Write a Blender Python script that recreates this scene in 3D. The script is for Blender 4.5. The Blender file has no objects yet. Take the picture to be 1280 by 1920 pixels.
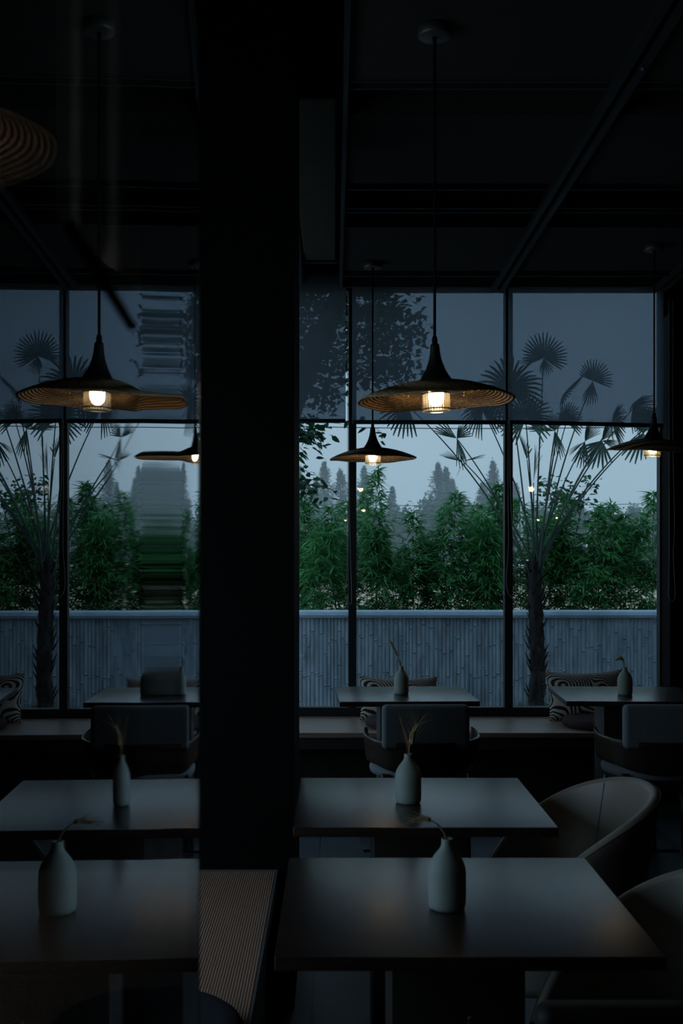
import bpy, math, random
import numpy as np
from mathutils import Vector, Matrix, noise
R = math.radians
rnd = random.Random(7)
C = bpy.context.scene.collection
sc = bpy.context.scene

# ------------------------------------------------------------------ camera, world, exposure
F = 2133.0; EYE = 1.46; VX = 626.0; VY = 1040.0
cd = bpy.data.cameras.new('camera'); cam = bpy.data.objects.new('camera', cd); C.objects.link(cam)
cd.sensor_fit = 'VERTICAL'; cd.sensor_height = 36.0; cd.lens = F * 36.0 / 1920.0
cd.shift_x = (640 - VX) / 1920.0; cd.shift_y = (VY - 960) / 1920.0
cd.clip_start = 0.02; cd.clip_end = 600
cam.location = (0, 0, EYE); cam.rotation_euler = (R(90), 0, 0)
cd.dof.use_dof = True; cd.dof.focus_distance = 7.0; cd.dof.aperture_fstop = 8.0
sc.camera = cam
sc.view_settings.view_transform = 'Standard'; sc.view_settings.look = 'None'
sc.view_settings.gamma = 1.0; sc.view_settings.exposure = 0.0; sc.view_settings.use_curve_mapping = False

SKY = (0.27, 0.405, 0.505)
world = bpy.data.worlds.new('overcast_sky'); sc.world = world; world.use_nodes = True
nt = world.node_tree; nt.nodes.clear()
wo = nt.nodes.new('ShaderNodeOutputWorld'); bg = nt.nodes.new('ShaderNodeBackground')
tc = nt.nodes.new('ShaderNodeTexCoord'); sx = nt.nodes.new('ShaderNodeSeparateXYZ')
cr = nt.nodes.new('ShaderNodeValToRGB')
cr.color_ramp.elements[0].position = 0.0; cr.color_ramp.elements[0].color = (0.255, 0.378, 0.462, 1)
cr.color_ramp.elements[1].position = 0.6; cr.color_ramp.elements[1].color = (0.27, 0.44, 0.60, 1)
e = cr.color_ramp.elements.new(0.12); e.color = (0.288, 0.412, 0.498, 1)
nt.links.new(tc.outputs['Generated'], sx.inputs[0]); nt.links.new(sx.outputs['Z'], cr.inputs[0])
# overcast sky that is brighter on the side behind and left of the viewer
dn = nt.nodes.new('ShaderNodeVectorMath'); dn.operation = 'DOT_PRODUCT'; dn.inputs[1].default_value = (-0.88, -0.42, 0.2)
gm = nt.nodes.new('ShaderNodeMapRange'); gm.interpolation_type = 'SMOOTHSTEP'
gm.inputs['From Min'].default_value = 0.25; gm.inputs['From Max'].default_value = 0.9; gm.inputs['To Min'].default_value = 1.22; gm.inputs['To Max'].default_value = 4.2
nt.links.new(tc.outputs['Generated'], dn.inputs[0]); nt.links.new(dn.outputs['Value'], gm.inputs[0])
nt.links.new(cr.outputs[0], bg.inputs[0]); nt.links.new(gm.outputs[0], bg.inputs[1])
nt.links.new(bg.outputs[0], wo.inputs[0])
try:
    sc.cycles.volume_bounces = 2; sc.cycles.transparent_max_bounces = 24; sc.cycles.max_bounces = 10
    sc.cycles.sample_clamp_indirect = 2.0
except Exception: pass
pl = bpy.data.lights.new('window_portal', 'AREA'); pl.shape = 'RECTANGLE'; pl.size = 3.0; pl.size_y = 2.75
try: pl.cycles.is_portal = True
except Exception: pass
po = bpy.data.objects.new('window_portal', pl); po.location = (0.63, 7.26, 1.8); po.rotation_euler = (R(-90), 0, 0); C.objects.link(po)

def P(px, py, Y): return Vector(((px - VX) * Y / F, Y, EYE - (py - VY) * Y / F))

# ------------------------------------------------------------------ helpers
def lnk(nt, a, b): nt.links.new(a, b)
def mat(name, col, rough=0.5, metal=0.0, spec=0.5, var=0.0, vscale=8.0, bump=0.0, bscale=60.0, stretch=(1, 1, 1), col2=None, emit=None, estr=0.0, coat=0.0, trans=0.0, rvar=0.0):
    m = bpy.data.materials.new(name); m.use_nodes = True; t = m.node_tree
    b = t.nodes['Principled BSDF']
    b.inputs['Base Color'].default_value = (*col, 1); b.inputs['Roughness'].default_value = rough
    b.inputs['Metallic'].default_value = metal; b.inputs['Specular IOR Level'].default_value = spec
    b.inputs['Coat Weight'].default_value = coat
    if emit: b.inputs['Emission Color'].default_value = (*emit, 1); b.inputs['Emission Strength'].default_value = estr
    if var or bump or col2 or rvar:
        tcn = t.nodes.new('ShaderNodeTexCoord'); mp = t.nodes.new('ShaderNodeMapping'); mp.inputs['Scale'].default_value = stretch
        lnk(t, tcn.outputs['Object'], mp.inputs[0])
    if var or col2 or rvar:
        n = t.nodes.new('ShaderNodeTexNoise'); n.inputs['Scale'].default_value = vscale; n.inputs['Detail'].default_value = 6
        lnk(t, mp.outputs[0], n.inputs['Vector'])
    if var or col2:
        ramp = t.nodes.new('ShaderNodeValToRGB')
        c2 = col2 if col2 else tuple(min(1, c * (1 + var)) for c in col)
        c1 = col if col2 else tuple(c * (1 - var) for c in col)
        ramp.color_ramp.elements[0].position = 0.35; ramp.color_ramp.elements[1].position = 0.65
        ramp.color_ramp.elements[0].color = (*c1, 1); ramp.color_ramp.elements[1].color = (*c2, 1)
        lnk(t, n.outputs['Fac'], ramp.inputs[0]); lnk(t, ramp.outputs[0], b.inputs['Base Color'])
    if rvar:
        mr = t.nodes.new('ShaderNodeMapRange'); mr.inputs['To Min'].default_value = max(0.02, rough - rvar); mr.inputs['To Max'].default_value = rough + rvar
        lnk(t, n.outputs['Fac'], mr.inputs[0]); lnk(t, mr.outputs[0], b.inputs['Roughness'])
    if bump:
        n2 = t.nodes.new('ShaderNodeTexNoise'); n2.inputs['Scale'].default_value = bscale; n2.inputs['Detail'].default_value = 4
        lnk(t, mp.outputs[0], n2.inputs['Vector'])
        bp = t.nodes.new('ShaderNodeBump'); bp.inputs['Strength'].default_value = bump; bp.inputs['Distance'].default_value = 0.01
        lnk(t, n2.outputs['Fac'], bp.inputs['Height']); lnk(t, bp.outputs[0], b.inputs['Normal'])
    return m

class MB:
    def __init__(s): s.v = []; s.f = []; s.mi = []; s.sm = []
    def add(s, v, f, mi=0, smooth=False):
        o = len(s.v); s.v.extend([tuple(p) for p in v]); s.f.extend([tuple(i + o for i in q) for q in f])
        s.mi.extend([mi] * len(f)); s.sm.extend([smooth] * len(f)); return s
    def box(s, x0, x1, y0, y1, z0, z1, mi=0, M=None):
        v = [(x, y, z) for z in (z0, z1) for y in (y0, y1) for x in (x0, x1)]
        if M is not None: v = [M @ Vector(p) for p in v]
        return s.add(v, [(0, 2, 3, 1), (4, 5, 7, 6), (0, 1, 5, 4), (2, 6, 7, 3), (0, 4, 6, 2), (1, 3, 7, 5)], mi)
    def bbox(s, x0, x1, y0, y1, z0, z1, b=0.005, mi=0, n=3, M=None):
        # rounded box: superellipsoid-like via grid projection
        cx, cy, cz = (x0 + x1) / 2, (y0 + y1) / 2, (z0 + z1) / 2
        hx, hy, hz = (x1 - x0) / 2, (y1 - y0) / 2, (z1 - z0) / 2
        b = min(b, hx * .999, hy * .999, hz * .999)
        def ax(h):
            a = []
            for i in range(n + 1): a.append(-h + b * (1 - math.cos(i / n * math.pi / 2)) if False else -h + b * i / n)
            return a + [-q for q in reversed(a)]
        A = [ax(hx), ax(hy), ax(hz)]
        def proj(p):
            q = [max(-h + b, min(h - b, c)) for c, h in zip(p, (hx, hy, hz))]
            d = Vector([c - k for c, k in zip(p, q)])
            if d.length > 1e-9: d = d.normalized() * b
            r = Vector(q) + d + Vector((cx, cy, cz))
            return M @ r if M is not None else r
        for a, (u, w) in ((0, (1, 2)), (1, (2, 0)), (2, (0, 1))):
            for sg in (-1, 1):
                vs = []; fs = []; U = A[u]; W = A[w]
                for i in U:
                    for j in W:
                        p = [0, 0, 0]; p[a] = sg * (hx, hy, hz)[a]; p[u] = i; p[w] = j; vs.append(proj(p))
                m = len(W)
                for i in range(len(U) - 1):
                    for j in range(m - 1):
                        q = (i * m + j, (i + 1) * m + j, (i + 1) * m + j + 1, i * m + j + 1)
                        fs.append(q if sg > 0 else q[::-1])
                s.add(vs, fs, mi, True)
        return s
    def tube(s, pts, rad, seg=8, mi=0, cap=True, smooth=True):
        pts = [Vector(p) for p in pts]; n = len(pts)
        rs = rad if isinstance(rad, (list, tuple)) else [rad] * n
        vs = []; up = None
        for i, p in enumerate(pts):
            t = (pts[min(i + 1, n - 1)] - pts[max(i - 1, 0)])
            t = t.normalized() if t.length > 1e-9 else Vector((0, 0, 1))
            if up is None:
                up = Vector((1, 0, 0)) if abs(t.x) < 0.8 else Vector((0, 1, 0))
            a = (up - t * up.dot(t))
            a = a.normalized() if a.length > 1e-6 else t.orthogonal().normalized()
            up = a; b = t.cross(a)
            for k in range(seg):
                an = 2 * math.pi * k / seg
                vs.append(p + (a * math.cos(an) + b * math.sin(an)) * rs[i])
        fs = [(i * seg + k, i * seg + (k + 1) % seg, (i + 1) * seg + (k + 1) % seg, (i + 1) * seg + k) for i in range(n - 1) for k in range(seg)]
        if cap: fs += [tuple(range(seg - 1, -1, -1)), tuple((n - 1) * seg + k for k in range(seg))]
        return s.add(vs, fs, mi, smooth)
    def lathe(s, prof, seg=32, c=(0, 0, 0), mi=0, smooth=True, jit=None):
        vs = []; n = len(prof)
        for i, (r, z) in enumerate(prof):
            for k in range(seg):
                a = 2 * math.pi * k / seg; rr = r; zz = z
                if jit: dr, dz = jit(i, k); rr += dr; zz += dz
                vs.append((c[0] + rr * math.cos(a), c[1] + rr * math.sin(a), c[2] + zz))
        fs = [(i * seg + k, i * seg + (k + 1) % seg, (i + 1) * seg + (k + 1) % seg, (i + 1) * seg + k) for i in range(n - 1) for k in range(seg)]
        return s.add(vs, fs, mi, smooth)
    def build(s, name, mats, parent=None):
        me = bpy.data.meshes.new(name); me.from_pydata(s.v, [], s.f)
        for m in (mats if isinstance(mats, (list, tuple)) else [mats]): me.materials.append(m)
        me.polygons.foreach_set('material_index', s.mi); me.polygons.foreach_set('use_smooth', s.sm); me.update()
        o = bpy.data.objects.new(name, me); C.objects.link(o)
        if parent is not None: o.parent = parent
        return o

def mb(): return MB()
def tag(o, label=None, cat=None, group=None, kind=None):
    for k, v in (('label', label), ('category', cat), ('group', group), ('kind', kind)):
        if v: o[k] = v
    return o
def thing(name, label, cat, loc=(0, 0, 0), rz=0.0, group=None):
    o = bpy.data.objects.new(name, None); o.empty_display_size = 0.1; C.objects.link(o)
    o.location = loc; o.rotation_euler = (0, 0, rz); return tag(o, label, cat, group)
def copy_tree(o, parent=None):
    c = o.copy(); C.objects.link(c); c.parent = parent
    for ch in [q for q in o.children]: copy_tree(ch, c)
    return c
def struct(name, m, mats): return tag(m.build(name, mats), kind='structure')

# ------------------------------------------------------------------ materials
M = {}
M['black_wall'] = mat('black_wall', (0.002, 0.002, 0.002), 0.8, spec=0.08, var=0.2, vscale=5)
M['ceiling'] = mat('dark_ceiling_board', (0.026, 0.022, 0.019), 0.8, spec=0.2, var=0.12, vscale=3)
M['ceil_strip'] = mat('ceiling_metal_strip', (0.016, 0.016, 0.016), 0.5, spec=0.4)
M['frame'] = mat('window_frame_metal', (0.006, 0.007, 0.008), 0.5, spec=0.4)
M['brownduct'] = mat('khaki_duct', (0.045, 0.038, 0.026), 0.8, var=0.1)
M['pipe'] = mat('grey_pipe', (0.05, 0.07, 0.09), 0.5)
M['metal_dark'] = mat('dark_metal', (0.012, 0.011, 0.010), 0.38, spec=0.5, rvar=0.06, vscale=20)
M['canopy'] = mat('lamp_canopy_metal', (0.08, 0.07, 0.065), 0.4, metal=0.4)
M['cord'] = mat('black_cord', (0.004, 0.004, 0.004), 0.8, spec=0.1)
M['brass'] = mat('brass', (0.75, 0.45, 0.15), 0.3, metal=1.0)
M['bench_wood'] = mat('bench_oak', (0.20, 0.130, 0.095), 0.36, stretch=(0.6, 14, 14), vscale=6, var=0.22, bump=0.08, bscale=20)
M['bench_dark'] = mat('bench_dark_face', (0.018, 0.013, 0.010), 0.5, var=0.2)
M['wood_chair'] = mat('walnut_ply', (0.030, 0.017, 0.011), 0.32, stretch=(1, 1, 8), var=0.3, vscale=5)
M['fabric_grey'] = mat('grey_wool_fabric', (0.17, 0.185, 0.20), 0.9, spec=0.2, var=0.1, vscale=200, bump=0.4, bscale=500)
M['leather'] = mat('greige_leather', (0.20, 0.172, 0.145), 0.42, spec=0.45, var=0.06, vscale=4, bump=0.12, bscale=260)
M['dark_leather'] = mat('dark_brown_leather', (0.012, 0.009, 0.007), 0.6, spec=0.2)
M['leather_seam'] = mat('leather_piping', (0.08, 0.07, 0.062), 0.5)
M['pad'] = mat('brown_felt_pad', (0.045, 0.030, 0.030), 0.95, spec=0.1, var=0.3, vscale=120, bump=0.5, bscale=400)
M['greypad'] = mat('charcoal_felt_pad', (0.035, 0.034, 0.040), 0.95, spec=0.1, var=0.25, vscale=200, bump=0.4, bscale=500)
M['vase'] = mat('celadon_stoneware', (0.235, 0.27, 0.25), 0.62, spec=0.35, var=0.05, vscale=12, bump=0.06, bscale=200)
M['dark'] = mat('vase_inside', (0.01, 0.01, 0.01), 0.9)
M['wheat'] = mat('dried_wheat', (0.33, 0.24, 0.13), 0.8, var=0.25, vscale=60)
M['husk'] = mat('dried_leaf', (0.16, 0.075, 0.045), 0.75, var=0.3, vscale=40)
M['bar'] = mat('blind_bottom_bar', (0.012, 0.013, 0.015), 0.5)
M['chain'] = mat('blind_chain', (0.16, 0.17, 0.18), 0.5)
M['cap'] = mat('concrete_coping', (0.30, 0.38, 0.45), 0.8, var=0.15, vscale=4, bump=0.2, bscale=30)
M['trim_grey'] = mat('grey_edge_trim', (0.09, 0.09, 0.09), 0.6, spec=0.3)
M['ground'] = mat('damp_soil', (0.06, 0.062, 0.06), 0.9, var=0.3, vscale=3, bump=0.4, bscale=20)
M['field'] = mat('dry_field', (0.42, 0.30, 0.19), 0.95, var=0.2, vscale=0.8, bump=0.2, bscale=4)
M['palm_leaf'] = mat('palm_leaf', (0.020, 0.055, 0.038), 0.5, spec=0.4, var=0.35, vscale=5)
M['petiole'] = mat('palm_petiole', (0.022, 0.040, 0.028), 0.5, spec=0.35)
M['palm_trunk'] = mat('palm_fibre', (0.018, 0.015, 0.014), 0.95, spec=0.1, var=0.5, vscale=14, stretch=(1, 1, 0.4), bump=1.0, bscale=40)
M['hair'] = mat('palm_hair', (0.028, 0.021, 0.018), 0.9, spec=0.1)
M['culm'] = mat('bamboo_culm', (0.035, 0.05, 0.022), 0.6)
M['bark'] = mat('tree_bark', (0.03, 0.028, 0.027), 0.9, var=0.3, vscale=12, bump=0.6, bscale=30)
M['grass'] = mat('grass', (0.05, 0.12, 0.05), 0.7)
M['wire'] = mat('power_line', (0.03, 0.035, 0.04), 0.6)
M['grommet'] = mat('bolt_ring', (0.30, 0.34, 0.38), 0.5, metal=0.5)
M['pale_band'] = mat('pale_band_sheet', (0.60, 0.50, 0.40), 0.9, spec=0.1, var=0.15, vscale=6)

def leafmat(name, c1, c2, scale=1.6, transl=0.35):
    m = bpy.data.materials.new(name); m.use_nodes = True; t = m.node_tree; b = t.nodes['Principled BSDF']
    b.inputs['Roughness'].default_value = 0.5; b.inputs['Specular IOR Level'].default_value = 0.3
    n = t.nodes.new('ShaderNodeTexNoise'); n.inputs['Scale'].default_value = scale; n.inputs['Detail'].default_value = 8; n.inputs['Roughness'].default_value = 0.8
    tcn = t.nodes.new('ShaderNodeTexCoord'); lnk(t, tcn.outputs['Object'], n.inputs['Vector'])
    r = t.nodes.new('ShaderNodeValToRGB'); r.color_ramp.elements[0].position = 0.38; r.color_ramp.elements[1].position = 0.66
    r.color_ramp.elements[0].color = (*c1, 1); r.color_ramp.elements[1].color = (*c2, 1)
    lnk(t, n.outputs['Fac'], r.inputs[0]); lnk(t, r.outputs[0], b.inputs['Base Color'])
    tr = t.nodes.new('ShaderNodeBsdfTranslucent'); lnk(t, r.outputs[0], tr.inputs[0])
    mx = t.nodes.new('ShaderNodeMixShader'); mx.inputs[0].default_value = transl
    lnk(t, b.outputs[0], mx.inputs[1]); lnk(t, tr.outputs[0], mx.inputs[2]); lnk(t, mx.outputs[0], t.nodes['Material Output'].inputs[0])
    return m
M['bamboo'] = leafmat('bamboo_leaf', (0.026, 0.13, 0.040), (0.13, 0.38, 0.12), 3.0, 0.45)
M['broadleaf'] = leafmat('broadleaf', (0.014, 0.050, 0.028), (0.03, 0.095, 0.045), 4.0, 0.25)
M['fartree'] = leafmat('far_tree_leaf', (0.02, 0.055, 0.03), (0.045, 0.10, 0.05), 0.6, 0.2)
M['conifer'] = leafmat('far_conifer_leaf', (0.018, 0.045, 0.036), (0.035, 0.065, 0.05), 0.8, 0.2)

# dark lacquered table top
def table_mat():
    m = mat('dark_walnut_top', (0.020, 0.011, 0.008), 0.27, spec=0.68, stretch=(1.0, 12, 12), vscale=4, col2=(0.030, 0.018, 0.013))
    return m
M['table'] = table_mat()

def floor_mat():
    m = mat('grey_floor_tile', (0.05, 0.055, 0.06), 0.5, spec=0.25, vscale=3, var=0.0)
    t = m.node_tree; b = t.nodes['Principled BSDF']
    tcn = t.nodes.new('ShaderNodeTexCoord'); mp = t.nodes.new('ShaderNodeMapping'); mp.inputs['Location'].default_value = (-0.68 + 3.0, 0.0, 0)
    lnk(t, tcn.outputs['Object'], mp.inputs[0])
    br = t.nodes.new('ShaderNodeTexBrick'); br.offset = 0.0; br.inputs['Scale'].default_value = 1.0
    br.inputs['Brick Width'].default_value = 0.75; br.inputs['Row Height'].default_value = 1.5; br.inputs['Mortar Size'].default_value = 0.0035
    br.inputs['Mortar Smooth'].default_value = 0.0
    br.inputs['Mortar'].default_value = (0.004, 0.004, 0.005, 1)
    lnk(t, mp.outputs[0], br.inputs['Vector'])
    n = t.nodes.new('ShaderNodeTexNoise'); n.inputs['Scale'].default_value = 3.5; n.inputs['Detail'].default_value = 10; n.inputs['Roughness'].default_value = 0.65
    lnk(t, tcn.outputs['Object'], n.inputs['Vector'])
    r = t.nodes.new('ShaderNodeValToRGB'); r.color_ramp.elements[0].position = 0.3; r.color_ramp.elements[1].position = 0.7
    r.color_ramp.elements[0].color = (0.020, 0.026, 0.031, 1); r.color_ramp.elements[1].color = (0.040, 0.050, 0.058, 1)
    lnk(t, n.outputs['Fac'], r.inputs[0]); lnk(t, r.outputs[0], br.inputs['Color1']); lnk(t, r.outputs[0], br.inputs['Color2'])
    lnk(t, br.outputs['Color'], b.inputs['Base Color'])
    return m
M['floor'] = floor_mat()

def ribbed_mat():
    m = mat('ribbed_bench_cloth', (0.16, 0.105, 0.075), 0.75, spec=0.25)
    t = m.node_tree; b = t.nodes['Principled BSDF']
    tcn = t.nodes.new('ShaderNodeTexCoord'); w = t.nodes.new('ShaderNodeTexWave'); w.bands_direction = 'X'
    w.inputs['Scale'].default_value = 46; w.inputs['Distortion'].default_value = 0.6; w.inputs['Detail'].default_value = 2; w.inputs['Detail Scale'].default_value = 0.6
    lnk(t, tcn.outputs['Object'], w.inputs['Vector'])
    r = t.nodes.new('ShaderNodeValToRGB'); r.color_ramp.elements[0].color = (0.24, 0.135, 0.090, 1); r.color_ramp.elements[1].color = (0.40, 0.24, 0.17, 1)
    lnk(t, w.outputs['Fac'], r.inputs[0]); lnk(t, r.outputs[0], b.inputs['Base Color'])
    bp = t.nodes.new('ShaderNodeBump'); bp.inputs['Strength'].default_value = 0.5; bp.inputs['Distance'].default_value = 0.003
    lnk(t, w.outputs['Fac'], bp.inputs['Height']); lnk(t, bp.outputs[0], b.inputs['Normal'])
    return m
M['ribbed'] = ribbed_mat()

def pillow_mat():
    m = mat('wavy_stripe_cloth', (0.2, 0.17, 0.14), 0.85, spec=0.2)
    t = m.node_tree; b = t.nodes['Principled BSDF']
    tcn = t.nodes.new('ShaderNodeTexCoord'); w = t.nodes.new('ShaderNodeTexWave'); w.bands_direction = 'DIAGONAL'
    w.inputs['Scale'].default_value = 17; w.inputs['Distortion'].default_value = 0.0
    n = t.nodes.new('ShaderNodeTexNoise'); n.inputs['Scale'].default_value = 5.0; n.inputs['Detail'].default_value = 0.5
    lnk(t, tcn.outputs['Object'], n.inputs['Vector'])
    vs_ = t.nodes.new('ShaderNodeVectorMath'); vs_.operation = 'MULTIPLY_ADD'; vs_.inputs[1].default_value = (.34, .34, .34)
    lnk(t, n.outputs['Color'], vs_.inputs[0]); lnk(t, tcn.outputs['Object'], vs_.inputs[2]); lnk(t, vs_.outputs[0], w.inputs['Vector'])
    r = t.nodes.new('ShaderNodeValToRGB'); r.color_ramp.elements[0].position = 0.3; r.color_ramp.elements[1].position = 0.55
    r.color_ramp.elements[0].color = (0.015, 0.009, 0.008, 1); r.color_ramp.elements[1].color = (0.36, 0.31, 0.26, 1)
    lnk(t, w.outputs['Fac'], r.inputs[0]); lnk(t, r.outputs[0], b.inputs['Base Color'])
    bp = t.nodes.new('ShaderNodeBump'); bp.inputs['Strength'].default_value = 0.6; bp.inputs['Distance'].default_value = 0.004
    lnk(t, w.outputs['Fac'], bp.inputs['Height']); lnk(t, bp.outputs[0], b.inputs['Normal'])
    return m
M['pillow'] = pillow_mat()

def glass_mat(name, tint, rough=0.0, double=False, extra=0.0, diff=None):
    m = bpy.data.materials.new(name); m.use_nodes = True; t = m.node_tree
    for n in list(t.nodes):
        if n.type != 'OUTPUT_MATERIAL': t.nodes.remove(n)
    out = t.nodes['Material Output']
    fr = t.nodes.new('ShaderNodeFresnel')
    ge = t.nodes.new('ShaderNodeNewGeometry'); io = t.nodes.new('ShaderNodeMapRange')   # a thin sheet reflects alike from both sides
    io.inputs['To Min'].default_value = 1.5; io.inputs['To Max'].default_value = 1 / 1.5
    lnk(t, ge.outputs['Backfacing'], io.inputs[0]); lnk(t, io.outputs[0], fr.inputs['IOR'])
    # both faces of one thin sheet: R = 2F/(1+F)
    m1 = t.nodes.new('ShaderNodeMath'); m1.operation = 'MULTIPLY'; m1.inputs[1].default_value = 2.0; lnk(t, fr.outputs[0], m1.inputs[0])
    m2 = t.nodes.new('ShaderNodeMath'); m2.operation = 'ADD'; m2.inputs[1].default_value = 1.0; lnk(t, fr.outputs[0], m2.inputs[0])
    m3 = t.nodes.new('ShaderNodeMath'); m3.operation = 'DIVIDE'; lnk(t, m1.outputs[0], m3.inputs[0]); lnk(t, m2.outputs[0], m3.inputs[1])
    m4 = t.nodes.new('ShaderNodeMath'); m4.operation = 'ADD'; m4.inputs[1].default_value = extra; m4.use_clamp = True; lnk(t, m3.outputs[0], m4.inputs[0])
    fac = (m4 if double else fr).outputs[0]
    tr = t.nodes.new('ShaderNodeBsdfTransparent'); tr.inputs[0].default_value = (*tint, 1)
    gl = t.nodes.new('ShaderNodeBsdfGlossy'); gl.inputs['Roughness'].default_value = rough; gl.inputs[0].default_value = (0.95, 0.97, 1, 1)
    base = tr
    if diff:
        tl = t.nodes.new('ShaderNodeBsdfTranslucent'); tl.inputs[0].default_value = (*diff[0], 1)
        mz = t.nodes.new('ShaderNodeMixShader'); mz.inputs[0].default_value = diff[1]; lnk(t, tr.outputs[0], mz.inputs[1]); lnk(t, tl.outputs[0], mz.inputs[2]); base = mz
    mx = t.nodes.new('ShaderNodeMixShader'); lnk(t, fac, mx.inputs[0]); lnk(t, base.outputs[0], mx.inputs[1]); lnk(t, gl.outputs[0], mx.inputs[2])
    lnk(t, mx.outputs[0], out.inputs[0]); return m
M['pane'] = glass_mat('window_glass', (0.975, 0.985, 0.99), 0.0)
M['panel_glass'] = glass_mat('dark_glass_front', (0.22, 0.21, 0.19), 0.0, True, 0.0)
M['panel_back'] = mat('dark_glass_edge', (0.004, 0.005, 0.005), 0.3)
M['tint'] = glass_mat('dark_glass_body', (0.9, 0.9, 0.9), 0.05)
M['lamp_glass'] = glass_mat('lamp_glass', (0.95, 0.86, 0.70), 0.22, True, diff=((0.95, 0.68, 0.36), 0.07))
M['disc_glass'] = glass_mat('lamp_disc_glass', (0.9, 0.93, 0.93), 0.05)

def blind_mat():
    m = bpy.data.materials.new('blind_screen_fabric'); m.use_nodes = True; t = m.node_tree
    for n in list(t.nodes):
        if n.type != 'OUTPUT_MATERIAL': t.nodes.remove(n)
    out = t.nodes['Material Output']
    tr = t.nodes.new('ShaderNodeBsdfTransparent'); tr.inputs[0].default_value = (0.1, 0.13, 0.17, 1)
    tl = t.nodes.new('ShaderNodeBsdfTranslucent'); tl.inputs[0].default_value = (0.055, 0.066, 0.078, 1)
    df = t.nodes.new('ShaderNodeBsdfDiffuse'); df.inputs[0].default_value = (0.02, 0.021, 0.023, 1)
    tcn = t.nodes.new('ShaderNodeTexCoord'); w = t.nodes.new('ShaderNodeTexWave'); w.bands_direction = 'Z'
    w.inputs['Scale'].default_value = 30; w.inputs['Distortion'].default_value = 1.5; w.inputs['Detail'].default_value = 1
    lnk(t, tcn.outputs['Object'], w.inputs['Vector'])
    mr = t.nodes.new('ShaderNodeMapRange'); mr.inputs['To Min'].default_value = 0.93; mr.inputs['To Max'].default_value = 1.07
    lnk(t, w.outputs['Fac'], mr.inputs[0])
    mc = t.nodes.new('ShaderNodeVectorMath'); mc.operation = 'SCALE'; mc.inputs[0].default_value = (0.100, 0.120, 0.145)
    lnk(t, mr.outputs[0], mc.inputs['Scale']); lnk(t, mc.outputs[0], tr.inputs[0])
    a1 = t.nodes.new('ShaderNodeAddShader'); a2 = t.nodes.new('ShaderNodeAddShader')
    lnk(t, tr.outputs[0], a1.inputs[0]); lnk(t, tl.outputs[0], a1.inputs[1]); lnk(t, a1.outputs[0], a2.inputs[0]); lnk(t, df.outputs[0], a2.inputs[1])
    lnk(t, a2.outputs[0], out.inputs[0]); return m
M['blind'] = blind_mat()

def wicker_mat():
    m = mat('woven_straw', (0.20, 0.125, 0.07), 0.7, spec=0.3)
    t = m.node_tree; b = t.nodes['Principled BSDF']
    tcn = t.nodes.new('ShaderNodeTexCoord'); n = t.nodes.new('ShaderNodeTexNoise'); n.inputs['Scale'].default_value = 140; n.inputs['Detail'].default_value = 3
    lnk(t, tcn.outputs['Object'], n.inputs['Vector'])
    r = t.nodes.new('ShaderNodeValToRGB'); r.color_ramp.elements[0].position = 0.35; r.color_ramp.elements[1].position = 0.62
    r.color_ramp.elements[0].color = (0.22, 0.125, 0.065, 1); r.color_ramp.elements[1].color = (0.58, 0.36, 0.19, 1)
    w = t.nodes.new('ShaderNodeTexWave'); w.wave_type = 'RINGS'; w.rings_direction = 'Z'; w.inputs['Scale'].default_value = 34; w.inputs['Distortion'].default_value = 0.5
    lnk(t, tcn.outputs['Object'], w.inputs['Vector'])
    dk = t.nodes.new('ShaderNodeMapRange'); dk.inputs['From Max'].default_value = 0.5; dk.inputs['To Min'].default_value = 0.35; dk.inputs['To Max'].default_value = 1.0
    lnk(t, w.outputs['Fac'], dk.inputs[0])
    vm = t.nodes.new('ShaderNodeVectorMath'); vm.operation = 'SCALE'; lnk(t, r.outputs[0], vm.inputs[0]); lnk(t, dk.outputs[0], vm.inputs['Scale'])
    lnk(t, n.outputs['Fac'], r.inputs[0]); lnk(t, vm.outputs[0], b.inputs['Base Color'])
    bp = t.nodes.new('ShaderNodeBump'); bp.inputs['Strength'].default_value = 0.8; bp.inputs['Distance'].default_value = 0.004
    lnk(t, w.outputs['Fac'], bp.inputs['Height']); lnk(t, bp.outputs[0], b.inputs['Normal'])
    return m
M['wicker'] = wicker_mat()
def emis(name, col, s):
    m = bpy.data.materials.new(name); m.use_nodes = True; t = m.node_tree
    for n in list(t.nodes):
        if n.type != 'OUTPUT_MATERIAL': t.nodes.remove(n)
    e = t.nodes.new('ShaderNodeEmission'); e.inputs[0].default_value = (*col, 1); e.inputs[1].default_value = s
    lnk(t, e.outputs[0], t.nodes['Material Output'].inputs[0]); return m
M['bulb'] = emis('glowing_bulb', (1.0, 0.80, 0.52), 34.0)

def wall_relief_mat():
    m = mat('bamboo_relief_concrete', (0.165, 0.205, 0.235), 0.75, spec=0.3, var=0.25, vscale=5, stretch=(3, 3, 0.7), bump=0.3, bscale=40)
    return m
M['relief'] = wall_relief_mat()

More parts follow.
